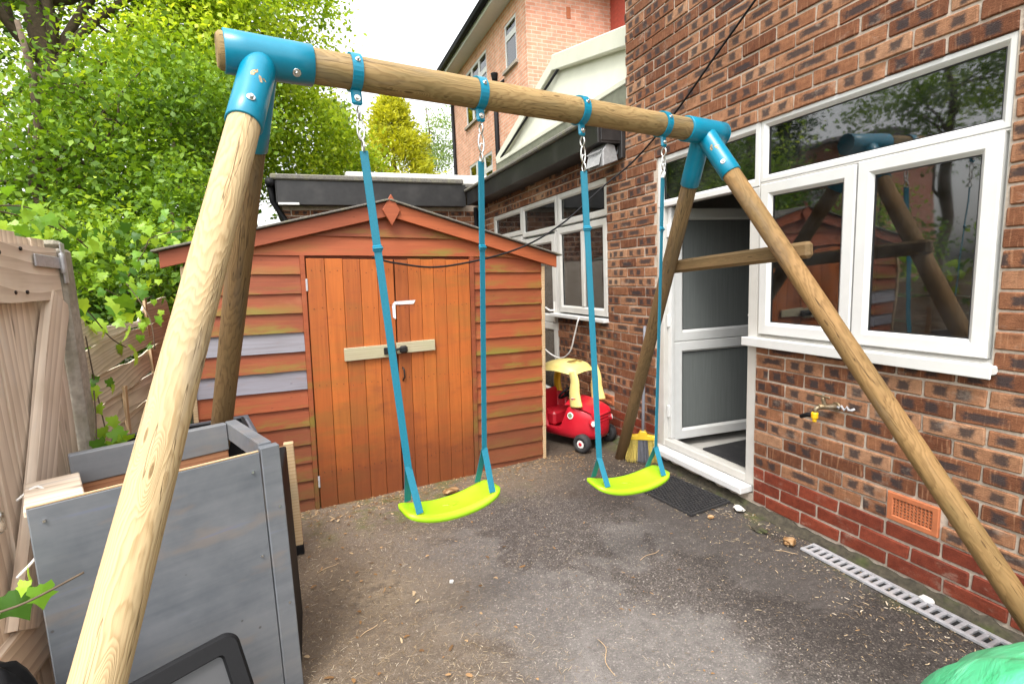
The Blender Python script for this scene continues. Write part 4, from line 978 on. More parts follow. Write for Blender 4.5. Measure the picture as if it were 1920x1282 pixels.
# ---------------------------------------------------------------- ride-on toy car
FWD = Vector((.42, -.907, 0)).normalized(); LFT = Vector((-FWD.y, FWD.x, 0))
CARM = Matrix(((FWD.x, LFT.x, 0, 2.02), (FWD.y, LFT.y, 0, 3.80), (0, 0, 1, 0), (0, 0, 0, 1)))
car = empty('toy_car', (0, 0, 0), 'red and yellow plastic ride-on toy car parked between shed and wall', 'toy car', M=CARM)
def smooth01(a, b, x):
    t = max(0, min(1, (x-a)/(b-a))); return t*t*(3-2*t)
def car_plan(a, L=.33, Wd=.178, e=.62):
    c, s = math.cos(a), math.sin(a)
    x = L*math.copysign(abs(c)**e, c); y = Wd*math.copysign(abs(s)**e, s)
    y *= 1-.16*smooth01(.12, .33, x); return x, y
def rim(x, y):
    side = smooth01(.10, .165, abs(y))
    door = smooth01(-.20, -.14, x)*(1-smooth01(.015, .085, x))*side
    base = .355+.035*smooth01(.0, -.25, x)-.05*smooth01(.12, .33, x)
    return base*(1-door)+.160*door
na = 96; rows = [(.84, .085), (.95, .10), (1.0, .135), (1.015, .19), (1.0, .26)]
v = []; f = []
for k in range(na):
    a = 2*math.pi*k/na; x, y = car_plan(a); rz = rim(x, y)
    for sc, z in rows: v.append((x*sc, y*sc, min(z, rz-.012*(5-rows.index((sc, z)))*.3 if z > rz else z)))
    v += [(x*.985, y*.985, rz-.010), (x*.955, y*.95, rz), (x*.90, y*.88, rz-.012), (x*.87, y*.84, .16), (x*.6, y*.6, .135), (0, 0, .135)]
m_ = len(rows)+6
for k in range(na):
    for i in range(m_-1): a = k*m_+i; b = ((k+1) % na)*m_+i; f.append((a, b, b+1, a+1))
body = obj('body', mesh_from(v, f, True), MT['red_plastic'], car, CARM)
# moulded hood
v = []; f = []; nx, ny = 14, 18
for i in range(nx+1):
    s = i/nx; x = .045+.262*s
    hw = .158*(1-.18*s**2.5)
    for j in range(ny+1):
        b = -1+2*j/ny; y = b*hw
        z = .365-.055*s**2.2+.032*(1-abs(b)**2.6)*(1-s**4)+.010*math.exp(-((abs(b)-.55)/.12)**2)*(1-s)
        if i == nx: z -= .03
        v.append((x, y, z))
for i in range(nx):
    for j in range(ny): a = i*(ny+1)+j; f.append((a, a+ny+1, a+ny+2, a+1))
obj('hood', mesh_from(v, f, True), MT['red_plastic'], car, CARM)
for zz in (.245, .27, .295): tube('grille_rib', [CARM @ Vector((.328-.02*abs(q)*abs(q)*4, q, zz)) for q in (-.08, -.04, 0, .04, .08)], .006, MT['red_plastic'], car)
for sg in (-1, 1):
    p = Vector((.292, sg*.118, .235)); d = Vector((.80, sg*.58, .12)).normalized()
    hl = cyl('headlight', CARM @ (p-d*.01), CARM @ (p+d*.024), .030, MT['red_plastic'], car, n=24, cap=.006)
    cyl('lamp_lens', CARM @ (p+d*.022), CARM @ (p+d*.030), .022, MT['white_plastic'], hl, n=22, cap=.004)
p = Vector((.115, -.178, .285)); d = Vector((.12, -1, .12)).normalized()
fc = cyl('fuel_cap_sticker', CARM @ (p-d*.004), CARM @ (p+d*.004), .028, MT['white_plastic'], car, n=24, cap=.002)
cyl('sticker_ring', CARM @ (p+d*.003), CARM @ (p+d*.0052), .019, plain('sticker_green', (.16, .24, .12), .5, 0, .5, 120, 0), fc, n=20, cap=.001)
# roof and pillars
v = []; f = []; nx, ny = 22, 18
def roof_pt(i, j, top):
    a = -1+2*i/nx; b = -1+2*j/ny; k = (abs(a)**4+abs(b)**4)**.25; mx = max(abs(a), abs(b)); q = mx/k if k else 1
    a2, b2 = a*q, b*q
    z = .712-.050*abs(a2)**2.4-.040*abs(b2)**2.4-(.034*max(0, (mx-.80)/.20)**2 if top else .034)
    return (-.055+a2*.205, b2*.172, z)
for top in (1, 0):
    for j in range(ny+1):
        for i in range(nx+1): v.append(roof_pt(i, j, top))
n1 = (nx+1)*(ny+1)
hole = set()
for j in range(ny):
    for i in range(nx):
        a = j*(nx+1)+i
        if 15 <= i <= 17 and 5 <= j <= 12: hole.add((i, j)); continue
        f.append((a, a+1, a+nx+2, a+nx+1)); f.append((n1+a, n1+a+nx+1, n1+a+nx+2, n1+a+1))
for (i, j) in hole:
    for (di, dj, e0, e1) in ((-1, 0, (i, j), (i, j+1)), (1, 0, (i+1, j), (i+1, j+1)), (0, -1, (i, j), (i+1, j)), (0, 1, (i, j+1), (i+1, j+1))):
        if (i+di, j+dj) not in hole:
            a, b = e0[1]*(nx+1)+e0[0], e1[1]*(nx+1)+e1[0]; f.append((a, b, n1+b, n1+a))
bd = [i for i in range(nx)]+[(j*(nx+1)+nx) for j in range(ny)]+[ny*(nx+1)+i for i in range(nx, 0, -1)]+[j*(nx+1) for j in range(ny, 0, -1)]
for k in range(len(bd)): a, b = bd[k], bd[(k+1) % len(bd)]; f.append((a, n1+a, n1+b, b))
obj('roof', mesh_from(v, f, True), MT['faded_yellow'], car, CARM)
def pillar(pts, r, mat, flat, lab=None):
    o = tube('roof_pillar', [CARM @ p for p in catmull(pts, 6)], r, mat, car, n=14, flat=flat); return o
for sg in (-1, 1):
    pts = [(.125, sg*.148, .645), (.150, sg*.152, .56), (.148, sg*.156, .47), (.165, sg*.160, .36)]
    n_ = len(catmull(pts, 6)); pillar(pts, [.034+.020*(i/(n_-1))**1.5 for i in range(n_)], MT['faded_yellow'], (1.25, .55))
    pts = [(-.225, sg*.145, .640), (-.275, sg*.158, .53), (-.285, sg*.165, .43), (-.265, sg*.168, .35)]
    n_ = len(catmull(pts, 6)); pillar(pts, [.032+.016*i/(n_-1) for i in range(n_)], MT['yellow_plastic'], (1.1, .6))
    box('pillar_foot', (-.235, sg*.172, .345), (.10, .03, .075), MT['yellow_plastic'], car, CARM, bev=.014)
# label plate on the near windscreen pillar
box('pillar_badge', (.158, -.182, .43), (.05, .006, .018), MT['white_plastic'], car, CARM, bev=.004, rot=Matrix.Rotation(.1, 4, 'Z'))
box('badge_band', (.158, -.1856, .43), (.042, .001, .010), MT['red_plastic'], car, CARM, bev=0, rot=Matrix.Rotation(.1, 4, 'Z'))
# seat, steering wheel, wheels
box('seat', (-.17, 0, .21), (.16, .26, .12), MT['red_plastic'], car, CARM, bev=.02)
box('seat_back', (-.27, 0, .33), (.04, .26, .20), MT['red_plastic'], car, CARM, bev=.02)
sw = link(bpy.data.objects.new('steering_wheel', None), car, CARM @ Matrix.Translation((.03, 0, .42)))
sx = Vector((-.72, 0, .69)).normalized(); sy = Vector((0, 1, 0)); sz_ = sx.cross(sy)
tube('wheel_rim', [CARM @ (Vector((-.035, -.03, .43))+sy*math.cos(t)*.072+sz_*math.sin(t)*.072) for t in [2*math.pi*k/24 for k in range(25)]], .011, MT['black_plastic'], sw)
for a in (90, 210, 330): tube('wheel_spoke', [CARM @ Vector((-.03, -.03, .425)), CARM @ (Vector((-.035, -.03, .43))+sy*math.cos(math.radians(a))*.07+sz_*math.sin(math.radians(a))*.07)], .010, MT['black_plastic'], sw)
cyl('steering_column', CARM @ Vector((-.03, -.03, .425)), CARM @ Vector((.09, 0, .35)), .014, MT['black_plastic'], sw)
for x, y in ((.235, -.185), (.235, .185), (-.245, -.178), (-.245, .178)):
    sg = math.copysign(1, y); r = .076
    wb = link(bpy.data.objects.new('wheel', None), car, CARM @ Matrix.Translation((x, y, r)))
    prof = [(-.034, .030), (-.034, .060), (-.024, .073), (-.008, .076), (.010, .076), (.026, .072), (.036, .060), (.034, .037), (.022, .035)]
    v = []; f = []; n = 30
    for px, pr in prof:
        for k in range(n): a = 2*math.pi*k/n; v.append((x+pr*math.cos(a), y+sg*px, r+pr*math.sin(a)))
    for i in range(len(prof)-1):
        for k in range(n): f.append((i*n+k, i*n+(k+1) % n, (i+1)*n+(k+1) % n, (i+1)*n+k))
    obj('tyre', mesh_from(v, f, True), MT['rubber'], wb, CARM)
    hb = cyl('hub', CARM @ Vector((x, y+sg*.012, r)), CARM @ Vector((x, y+sg*.030, r)), .036, MT['white_plastic'], wb, n=26, cap=.006)
    cyl('axle_cap', CARM @ Vector((x, y+sg*.028, r)), CARM @ Vector((x, y+sg*.036, r)), .016, MT['red_plastic'], wb, n=16)
for x in (.235, -.245): cyl('axle', CARM @ Vector((x, -.18, .076)), CARM @ Vector((x, .18, .076)), .012, MT['black_plastic'], car)
# white trainer-like bundle behind: a pale bag inside the far window seat
# ---------------------------------------------------------------- broom against the wall
br = empty('broom', (2.25, 3.13, 0), 'yellow broom with grey handle leaning on the wall behind the swing leg', 'broom')
hb = Vector((2.245, 3.11, .215)); tp2 = Vector((2.335, 3.20, 1.02))
cyl('handle', hb, tp2, .0115, MT['grey_plastic'], br, n=14)
bd_ = Vector((.80, -.60, 0)); bo = Vector((-.60, -.80, 0))
FMb = frame_M(hb-UP*.02, bd_, UP)
prism('broom_head', [(-.105, -.016), (.105, -.016), (.10, .010), (.035, .022), (.02, .05), (-.02, .05), (-.035, .022), (-.10, .010)], .045, MT['yellow_plastic'], br, FMb @ Matrix.Translation((0, 0, -.0225)), bev=.004)
MT['bristle_y'] = plain('yellow_bristle', (.52, .40, .09), .8, 0, .3, 90, .2); MT['bristle_g'] = plain('grey_bristle', (.13, .13, .15), .8, 0, .3, 90, .2)
for nm, s0, s1, mt in (('bristle_tuft', -.10, -.035, 'bristle_y'), ('bristle_tuft', -.034, .034, 'bristle_g'), ('bristle_tuft', .035, .10, 'bristle_y')):
    A = Acc()
    for k in range(240):
        s = random.uniform(s0, s1); q = random.uniform(-.018, .018); root = hb+bd_*s+bo*q-UP*.034
        tip = hb+bd_*(s*1.28+random.uniform(-.008, .008))+bo*(q*1.9+random.uniform(-.01, .01)+.01); tip.z = random.uniform(.003, .03)
        d = Vector((random.uniform(-1, 1), random.uniform(-1, 1), 0)).normalized()*.0013
        A.add([root-d, root+d, tip+d*.7, tip-d*.7], [(0, 1, 2, 3)])
    A.build(nm, MT[mt], br)
# ---------------------------------------------------------------- rubber doormat with raised studs
mat_ = empty('doormat', (2.12, 2.53, 0), 'black rubber studded doormat lying on the asphalt before the door', 'doormat')
mo = Vector((1.965, 2.262, .004)); mx_ = Vector((.326, .070, 0)); my_ = Vector((.0, .475, 0))
FMm = Matrix(((mx_.x, my_.x, 0, mo.x), (mx_.y, my_.y, 0, mo.y), (0, 0, 1, mo.z), (0, 0, 0, 1)))
A = Acc(); A.box((0, 0, 0), (1, 1, .005)); A.build('mat_base', MT['rubber'], mat_, FMm)
A = Acc()
for a, b in (((0, 0, .005), (1, .022, .013)), ((0, .978, .005), (1, 1, .013)), ((0, .022, .005), (.03, .978, .013)), ((.97, .022, .005), (1, .978, .013))): A.box(a, b)
A.build('mat_border', MT['rubber'], mat_, FMm)
A = Acc()
for i in range(13):
    for j in range(20):
        x, y = .05+.9*(i+.5*(j % 2)*.9)/13, .04+.92*j/20; A.box((x, y, .005), (x+.042, y+.028, .016))
tag(A.build('mat_studs', MT['rubber'], mat_, FMm), kind='stuff')
# ---------------------------------------------------------------- drainage channel
dg = empty('drain_grate', (2.3, 1.4, 0), 'galvanised slotted drain grate in the asphalt along the plinth', 'drain grate')
D0 = Vector((2.305, 1.745, .004)); D1 = Vector((2.315, .42, .004)); dd = (D1-D0).normalized(); dw = Vector((dd.y, -dd.x, 0))
if dw.x > 0: dw = -dw
FMd = frame_M(D0, dd, -dw); LD = (D1-D0).length; gw = .098
def db(name, x0, x1, y0, y1, z0, z1, mat, bev=.001): return span(name, (x0, y0, z0), (x1, y1, z1), mat, dg, FMd, bev)
db('channel', 0, LD, -gw+.012, -.012, -.002, .0005, MT['dark'], 0)
db('edge_rail', 0, LD, -.018, 0, 0, .012, MT['galv']); db('edge_rail', 0, LD, -gw, -gw+.018, 0, .012, MT['galv'])
nb = int(LD/.034)
for i in range(nb+1):
    x = i*LD/nb; db('grate_bar', max(0, x-.008), min(LD, x+.008), -gw+.018, -.018, .001, .0105, MT['galv'])
# ---------------------------------------------------------------- garden tap
tap = empty('garden_tap', (WX, 1.72, .72), 'brass garden tap with yellow hose connector on the brick wall', 'tap')
cyl('wall_plate', (WX+.002, 1.70, .735), (WX-.010, 1.70, .735), .024, MT['brass'], tap, n=18)
cyl('tap_body', (WX-.008, 1.70, .735), (WX-.085, 1.735, .738), .014, MT['brass'], tap, n=14)
cyl('spindle', (WX-.055, 1.722, .738), (WX-.065, 1.728, .785), .010, MT['brass'], tap, n=12)
bar('tap_lever', (WX-.065, 1.69, .787), (WX-.062, 1.775, .790), .012, .008, MT['brass'], tap, bev=.003)
tube('spout', [(WX-.075, 1.73, .738), (WX-.095, 1.738, .73), (WX-.10, 1.74, .70)], .011, MT['brass'], tap)
cyl('hose_connector', (WX-.10, 1.74, .712), (WX-.10, 1.74, .678), .016, MT['yellow_knob'], tap, n=16)
cyl('connector_tip', (WX-.10, 1.74, .68), (WX-.10, 1.74, .662), .010, MT['yellow_knob'], tap, n=12)
tube('hose_stub', [(WX-.095, 1.745, .695), (WX-.10, 1.78, .69), (WX-.10, 1.815, .672)], .011, MT['black_plastic'], tap)
tag(tube('wire_wrap', [(WX-.012+.004*math.sin(k*2.1), 1.69-.012*k, .738+.010*math.sin(k*3.7)) for k in range(8)], .006, MT['galv'], tap), 'twisted wire round the pipe')
# ---------------------------------------------------------------- floodlight under the eaves
fl = empty('floodlight', (2.22, 3.55, 2.35), 'dusty grey security floodlight mounted under the black eaves', 'floodlight')
FMf = Matrix.Translation((2.22, 3.60, 2.335)) @ Matrix.Rotation(math.radians(-14), 4, 'Y') @ Matrix.Rotation(math.radians(8), 4, 'Z')
bm = bmesh.new(); 
pf = [(-.075, -.085), (.085, -.07), (.085, .045), (.02, .075), (-.04, .035)]
MT['dusty'] = plain('dusty_grey_metal', (.28, .28, .28), .7, .2, .25, 50, .2, (.42, .41, .40), .6)
prism('housing', [(x, z) for x, z in pf], .19, MT['dusty'], fl, FMf @ Matrix(((1, 0, 0, 0), (0, 0, -1, .095), (0, 1, 0, 0), (0, 0, 0, 1))), bev=.006)
for k in range(7): bar('cooling_fin', FMf @ Vector((.055-.02*k, -.08, .066-.006*k)), FMf @ Vector((.055-.02*k, .08, .066-.006*k)), .012, .003, MT['dusty'], fl)
bar('glass_front', FMf @ Vector((-.078, -.08, -.028)), FMf @ Vector((-.078, .08, -.028)), .09, .004, MT['dusty'], fl, side=(.3, 0, 1), bev=.001)
tube('bracket', [(2.30, 3.56, 2.33), (2.35, 3.55, 2.36), (2.355, 3.53, 2.42)], .014, MT['dusty'], fl)
# ---------------------------------------------------------------- cables
def sag(a, b, s, n=16): 
    a, b = Vector(a), Vector(b); return [a.lerp(b, i/n)-UP*(s*4*(i/n)*(1-i/n)) for i in range(n+1)]
tag(tube('black_cable', catmull([(2.345, 1.55, 3.24), (2.345, 2.227, 2.837), (2.345, 2.513, 2.668), (2.345, 2.884, 2.446), (2.34, 3.315, 2.25), (2.14, 3.43, 2.075), (1.764, 3.425, 1.79), (1.374, 3.40, 1.612), (.861, 3.38, 1.516), (.56, 3.385, 1.545), (.40, 3.40, 1.59)], 8), .0065, MT['black_plastic']), 'black cable drooping from the house wall across the shed doors', 'cable')
tag(tube('white_cable', catmull([(2.33, 4.18, 1.03), (2.30, 4.17, .99), (2.29, 4.22, .86), (2.27, 4.28, .70), (2.24, 4.42, .62), (2.20, 4.62, .66), (2.16, 4.85, .80), (2.15, 5.0, .92)], 7), .007, MT['white_plastic']), 'thin white cable looping from the rear window down behind the toy car', 'cable')
# ---------------------------------------------------------------- green cover, bottom right
def tarp():
    t = NT('mint_green_plastic_sheet'); co = t.geo_pos(); n = t.noise(t.map(co, (2, 9, 4)), 1.6, 4, .6, 1.2)
    t.pbr(t.ramp(n, [(.3, (.05, .42, .17)), (.6, (.10, .56, .27)), (.8, (.30, .72, .46))]), .38, t.bump(n, .5, .02)); return t.m
MT['tarp'] = tarp()
tag(lumpy('green_cover', (1.60, .47, 0), .44, .36, .48, MT['tarp'], 11, folds=.045, n=48, m=22, flat=.42), 'crumpled mint green plastic sheet covering something at the bottom right corner', 'cover')
# ---------------------------------------------------------------- litter on the ground
MT['dry_leaf'] = leaf_mat('dry_leaf', [(0, (.10, .05, .02)), (.4, (.28, .15, .06)), (.75, (.42, .26, .13)), (1, (.55, .42, .26))], .1, .8)
MT['straw'] = leaf_mat('straw_bits', [(0, (.11, .07, .04)), (.5, (.31, .225, .135)), (.85, (.48, .38, .25)), (1, (.66, .59, .48))], .05, .85)
def set_rnd(m, vals, per):
    ca = m.color_attributes.new('rnd', 'FLOAT_COLOR', 'POINT'); c = np.ones((len(m.vertices), 4)); c[:, :3] = np.repeat(np.asarray(vals), per)[:, None]; ca.data.foreach_set('color', c.ravel())
def fast_mesh(V, quads):
    m = bpy.data.meshes.new('m'); n = len(V); q = np.asarray(quads, dtype=np.int32); k = q.shape[1]
    m.vertices.add(n); m.vertices.foreach_set('co', np.asarray(V, dtype=np.float32).ravel())
    m.loops.add(q.size); m.loops.foreach_set('vertex_index', q.ravel()); m.polygons.add(len(q))
    m.polygons.foreach_set('loop_start', np.arange(0, q.size, k, dtype=np.int32))
    m.update(calc_edges=True); m.validate(); return m
def litter(name, n, sampler, lmin, lmax, wmin, wmax, mat, label, lift=.006):
    P = np.array([sampler() for _ in range(n)]); a = rng.uniform(0, np.pi*2, n); L = rng.uniform(lmin, lmax, n)*rng.uniform(.4, 1, n); wd = rng.uniform(wmin, wmax, n)
    d = np.stack([np.cos(a), np.sin(a)], 1); e = np.stack([-d[:, 1], d[:, 0]], 1); z0 = rng.uniform(.003, lift, n); cv = rng.uniform(-.25, .25, n)*L
    def pt(s, t, dz): return np.concatenate([P+d*(L*s)[:, None]+e*(wd*t)[:, None]+e*(cv*(.25-s*s))[:, None]*2, (z0+dz)[:, None]], 1)
    up = rng.uniform(0, .35, n)*wd
    V = np.stack([pt(-.5, -.3, up*.3), pt(0, -.5, up), pt(.5, -.25, up*.2), pt(.5, .25, up*.4), pt(0, .5, up*1.3), pt(-.5, .3, up*.1)], 1).reshape(-1, 3)
    b = np.arange(n)*6; q = np.concatenate([np.stack([b, b+1, b+4, b+5], 1), np.stack([b+1, b+2, b+3, b+4], 1)])
    m = fast_mesh(V, q); set_rnd(m, rng.random(n), 6)
    return tag(obj(name, m, mat), label, 'litter', None, 'stuff')
def samp_left():
    while True:
        x, y = random.gauss(.02, .42), random.uniform(1.1, 3.4)
        if -.9 < x < 1.9: return (x, y)
def samp_any():
    while True:
        x, y = random.uniform(-.9, 2.3), random.uniform(.5, 3.5)
        if random.random() < .35+.65*(abs(x-.4) > .6): return (x, y)
def samp_wall(): return (2.3-abs(random.gauss(0, .22)), random.uniform(.3, 3.4))
def samp_shed():
    x = random.uniform(-.6, 1.9); return (x, 3.40+.085*x-abs(random.gauss(0, .16)))
litter('straw_litter', 9000, samp_left, .006, .042, .0008, .0026, MT['straw'], 'dry straw and twig bits strewn over the left of the yard')
litter('fine_litter', 6500, samp_any, .003, .018, .0008, .003, MT['straw'], 'fine pale plant debris scattered over the asphalt')
litter('wall_litter', 1500, samp_wall, .008, .035, .002, .006, MT['straw'], 'plant debris gathered along the house wall')
litter('shed_litter', 1500, samp_shed, .008, .04, .002, .008, MT['dry_leaf'], 'brown leaf crumbs along the foot of the shed')
litter('leaf_litter', 170, samp_left, .015, .04, .006, .016, MT['dry_leaf'], 'small brown leaves lying on the left of the yard', .012)
litter('leaf_crumbs', 170, samp_any, .010, .024, .003, .009, MT['dry_leaf'], 'brown leaf fragments scattered over the yard', .010)
for k, (x, y, a, L) in enumerate(((.93, 1.52, 1.3, .19), (1.50, 2.02, .2, .15), (.12, 2.05, .5, .09), (-.02, 2.62, .4, .12), (2.12, 1.75, -.9, .10))):
    p = Vector((x, y, .008)); d = Vector((math.cos(a), math.sin(a), 0)); e_ = Vector((-d.y, d.x, 0))
    tag(tube('twig', catmull([p-d*L/2, p-d*L*.15+e_*L*.08, p+d*L*.2-e_*L*.03+UP*.004, p+d*L/2+e_*L*.06], 4), [.0015]*12+[.0009], MT['raw_wood'], n=5), ['long curved twig near the front centre of the yard', 'thin straight twig right of centre on the asphalt', 'pale stick left of the sandy patch', 'pale stick beside the cabinet foot', 'thin stalk near the drain grate end'][k], 'twig', 'twigs on the asphalt')
def crumpled(name, c, r, mat, label, cat, seed=1, sq=(1, 1, .6)):
    rr = random.Random(seed); bm = bmesh.new(); bmesh.ops.create_icosphere(bm, subdivisions=2, radius=r)
    for v in bm.verts: v.co = Vector((v.co.x*sq[0], v.co.y*sq[1], v.co.z*sq[2]))*rr.uniform(.62, 1.2)
    mn = min(v.co.z for v in bm.verts)
    m = bm_mesh(bm)
    if 'leaf' in mat.name: set_rnd(m, [rr.random() for _ in range(len(m.vertices))], 1)
    return tag(obj(name, m, mat, None, Matrix.Translation((c[0], c[1], c[2]-mn-.003))), label, cat)
crumpled('crumpled_wrapper', (2.25, 2.19, .01), .030, MT['white_plastic'], 'crumpled white wrapper by the corner of the doormat', 'wrapper', 2, (1, 1.3, .5))
crumpled('paper_scrap', (2.31, 1.235, .012), .022, MT['white_plastic'], 'white paper scrap on the middle of the drain grate', 'paper', 4, (1, 1.4, .4))
crumpled('dead_leaf', (2.20, 1.80, .004), .032, MT['dry_leaf'], 'curled orange dead leaf at the end of the drain grate', 'leaf', 5, (1, 1, .7))
crumpled('dead_leaf', (2.05, 2.20, .004), .020, MT['dry_leaf'], 'small pale dead leaf off the corner of the doormat', 'leaf', 6, (1, 1, .5))
crumpled('dead_leaf', (.78, 3.22, .004), .036, MT['dry_leaf'], 'dry brown leaf clump at the foot of the shed doors', 'leaf', 8, (1.6, 1, .6))
crumpled('stone_chip', (.52, 2.24, .002), .012, MT['white_plastic'], 'small white stone chip near the middle of the yard', 'stone', 9, (1, 1, .6))
crumpled('moss_clump', (2.18, 1.98, .002), .035, MT['moss'], 'round green moss clump by the house plinth', 'moss', 10, (1, 1.3, .35))
# ---------------------------------------------------------------- trees and shrubs beyond the fence
MT['bark'] = plain('brown_bark', (.10, .07, .045), .95, 0, .45, 22, .9, (.07, .075, .03), .5)
MT['leaf_lime'] = leaf_mat('lime_green_leaf', [(0, (.05, .11, .008)), (.3, (.20, .33, .018)), (.65, (.42, .57, .035)), (1, (.66, .76, .09))], .5)
MT['leaf_mid'] = leaf_mat('mid_green_leaf', [(0, (.025, .065, .008)), (.4, (.10, .20, .015)), (.8, (.25, .41, .03)), (1, (.54, .68, .06))], .42)
MT['leaf_dark'] = leaf_mat('dark_ivy_leaf', [(0, (.012, .035, .006)), (.5, (.03, .08, .012)), (.85, (.07, .16, .02)), (1, (.16, .28, .04))], .25, .35)
MT['leaf_gold'] = leaf_mat('golden_conifer_leaf', [(0, (.16, .20, .012)), (.5, (.44, .46, .03)), (1, (.72, .70, .09))], .45, .6)
MT['leaf_pale'] = leaf_mat('pale_grey_green_leaf', [(0, (.12, .20, .06)), (.5, (.25, .36, .13)), (1, (.42, .52, .24))], .45)
def leaf_cloud(blobs, size, seed, clump=.25, up=.75, aspect=.62):
    """blobs: (centre, radii, leaves). returns V, quads, rnd"""
    g = np.random.default_rng(seed); Ps = []; Cs = []
    for c, r, n in blobs:
        n = int(n*1.12); k = max(6, n//95); u = g.normal(size=(k, 3)); u /= np.linalg.norm(u, axis=1)[:, None]
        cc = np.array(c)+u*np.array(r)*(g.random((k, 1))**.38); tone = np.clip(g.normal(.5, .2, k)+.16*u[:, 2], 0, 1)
        i = g.integers(0, k, n); p = cc[i]+g.normal(size=(n, 3))*np.array([clump, clump, clump*.6])*min(1, np.mean(r)); Ps.append(p); Cs.append(tone[i])
    P = np.concatenate(Ps); T = np.concatenate(Cs); n = len(P)
    keep = P[:, 2] > .05; P = P[keep]; T = T[keep]; n = len(P)
    nr = g.normal(size=(n, 3))*.75; nr[:, 2] += up*.8; nr /= np.linalg.norm(nr, axis=1)[:, None]
    d = g.normal(size=(n, 3)); d -= nr*np.sum(d*nr, 1)[:, None]; d /= np.linalg.norm(d, axis=1)[:, None]; e = np.cross(nr, d)
    L = size*.74*g.uniform(.5, 1.25, n)[:, None]; wd = L*aspect
    V = np.stack([P-d*L*.5, P-d*L*.08-e*wd*.5+nr*L*.06, P+d*L*.5-nr*L*.12, P-d*L*.08+e*wd*.5+nr*L*.06], 1).reshape(-1, 3)
    b = np.arange(n)*4; q = np.stack([b, b+1, b+2, b+3], 1)
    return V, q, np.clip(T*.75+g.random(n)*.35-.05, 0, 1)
def branch_pts(a, b, r, n=6, wob=.12):
    a, b = Vector(a), Vector(b); L = (b-a).length
    return [a.lerp(b, i/n)+Vector((r.uniform(-1, 1), r.uniform(-1, 1), r.uniform(-.5, .5)))*wob*L*.18*(0 if i in (0, n) else 1) for i in range(n+1)]
def tree(name, label, base, height, tr, blobs, leaf, size, seed, cat='tree', group=None, clump=.25, lean=(0, 0), fork=.45, aspect=.62, limbs=9):
    r = random.Random(seed); base = Vector(base)
    t = empty(name, base, label, cat, group)
    topp = base+Vector((lean[0], lean[1], height))
    sp = branch_pts(base-UP*.1, topp, r, 8, .12); A = Acc()
    v, f = tube_geo(sp, [tr*(1-.75*i/8) for i in range(9)], 10); A.add(v, f)
    for k in range(limbs):
        s = r.uniform(fork, .9); st = sp[min(8, int(s*8))]; c, rr, n = blobs[k % len(blobs)]
        en = Vector(c)+Vector((r.uniform(-1, 1)*rr[0], r.uniform(-1, 1)*rr[1], r.uniform(-.6, .8)*rr[2]))*.75
        pts = branch_pts(st, en, r, 6, .22); r0 = tr*.42*(1-s*.5); v, f = tube_geo(pts, [r0*(1-.8*i/6) for i in range(7)], 6); A.add(v, f)
        for q in range(2):
            s2 = pts[3+q]; e2 = s2+Vector((r.uniform(-1, 1), r.uniform(-1, 1), r.uniform(-.2, .8)))*.7; v, f = tube_geo(branch_pts(s2, e2, r, 4, .2), [r0*.35, r0*.28, r0*.2, r0*.14, r0*.06], 5); A.add(v, f)
    A.build('trunk', MT['bark'], t, smooth=True)
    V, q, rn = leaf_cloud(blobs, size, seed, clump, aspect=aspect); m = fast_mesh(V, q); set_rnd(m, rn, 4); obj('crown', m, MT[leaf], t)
    return t
G = 'trees beyond the fence'
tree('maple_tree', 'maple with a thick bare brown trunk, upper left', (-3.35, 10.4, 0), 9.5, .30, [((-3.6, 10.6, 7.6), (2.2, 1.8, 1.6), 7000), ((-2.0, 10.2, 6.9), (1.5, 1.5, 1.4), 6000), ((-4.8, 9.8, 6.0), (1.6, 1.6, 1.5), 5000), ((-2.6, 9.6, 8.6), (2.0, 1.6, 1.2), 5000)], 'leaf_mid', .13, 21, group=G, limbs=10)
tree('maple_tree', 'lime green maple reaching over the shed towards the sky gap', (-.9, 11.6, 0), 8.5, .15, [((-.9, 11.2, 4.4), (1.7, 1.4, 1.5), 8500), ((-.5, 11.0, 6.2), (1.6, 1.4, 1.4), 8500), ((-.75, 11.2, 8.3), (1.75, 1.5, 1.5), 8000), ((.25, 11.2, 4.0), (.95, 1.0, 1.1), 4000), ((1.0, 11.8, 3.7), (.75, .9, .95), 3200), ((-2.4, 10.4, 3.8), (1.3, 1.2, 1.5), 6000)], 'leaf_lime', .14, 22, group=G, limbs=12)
tree('ivy_clad_tree', 'dark ivy-covered tree at the far left edge', (-4.6, 8.4, 0), 8.0, .2, [((-4.5, 8.3, 5.2), (.75, .75, 2.0), 9000), ((-4.6, 8.4, 3.0), (.8, .8, 1.4), 5000), ((-5.5, 8.5, 6.4), (1.2, 1.2, 1.6), 5000)], 'leaf_dark', .11, 23, group=G, clump=.2)
tree('elder_tree', 'bushy mid green tree behind the fence panel', (-2.5, 7.0, 0), 4.2, .1, [((-2.6, 7.2, 2.6), (1.2, 1.0, 1.3), 7500), ((-1.7, 7.4, 3.1), (.9, .9, 1.1), 5000), ((-3.9, 9.4, 2.6), (1.2, 1.0, 1.0), 5000), ((-1.1, 7.8, 3.6), (.8, .9, .8), 4000), ((-1.5, 6.9, 1.9), (.75, .8, .95), 4000)], 'leaf_mid', .105, 24, group=G)
tree('hazel_shrub', 'leafy green shrub directly behind the timber gate', (-2.7, 4.9, 0), 2.4, .05, [((-2.6, 5.0, 1.5), (.85, .8, .95), 6500), ((-2.0, 5.1, 1.2), (.55, .6, .8), 3500), ((-3.3, 6.2, 1.2), (.9, .8, .9), 4500), ((-1.75, 5.9, 1.4), (.5, .6, .9), 3200)], 'leaf_mid', .085, 25, 'shrub', 'shrubs behind the fence')
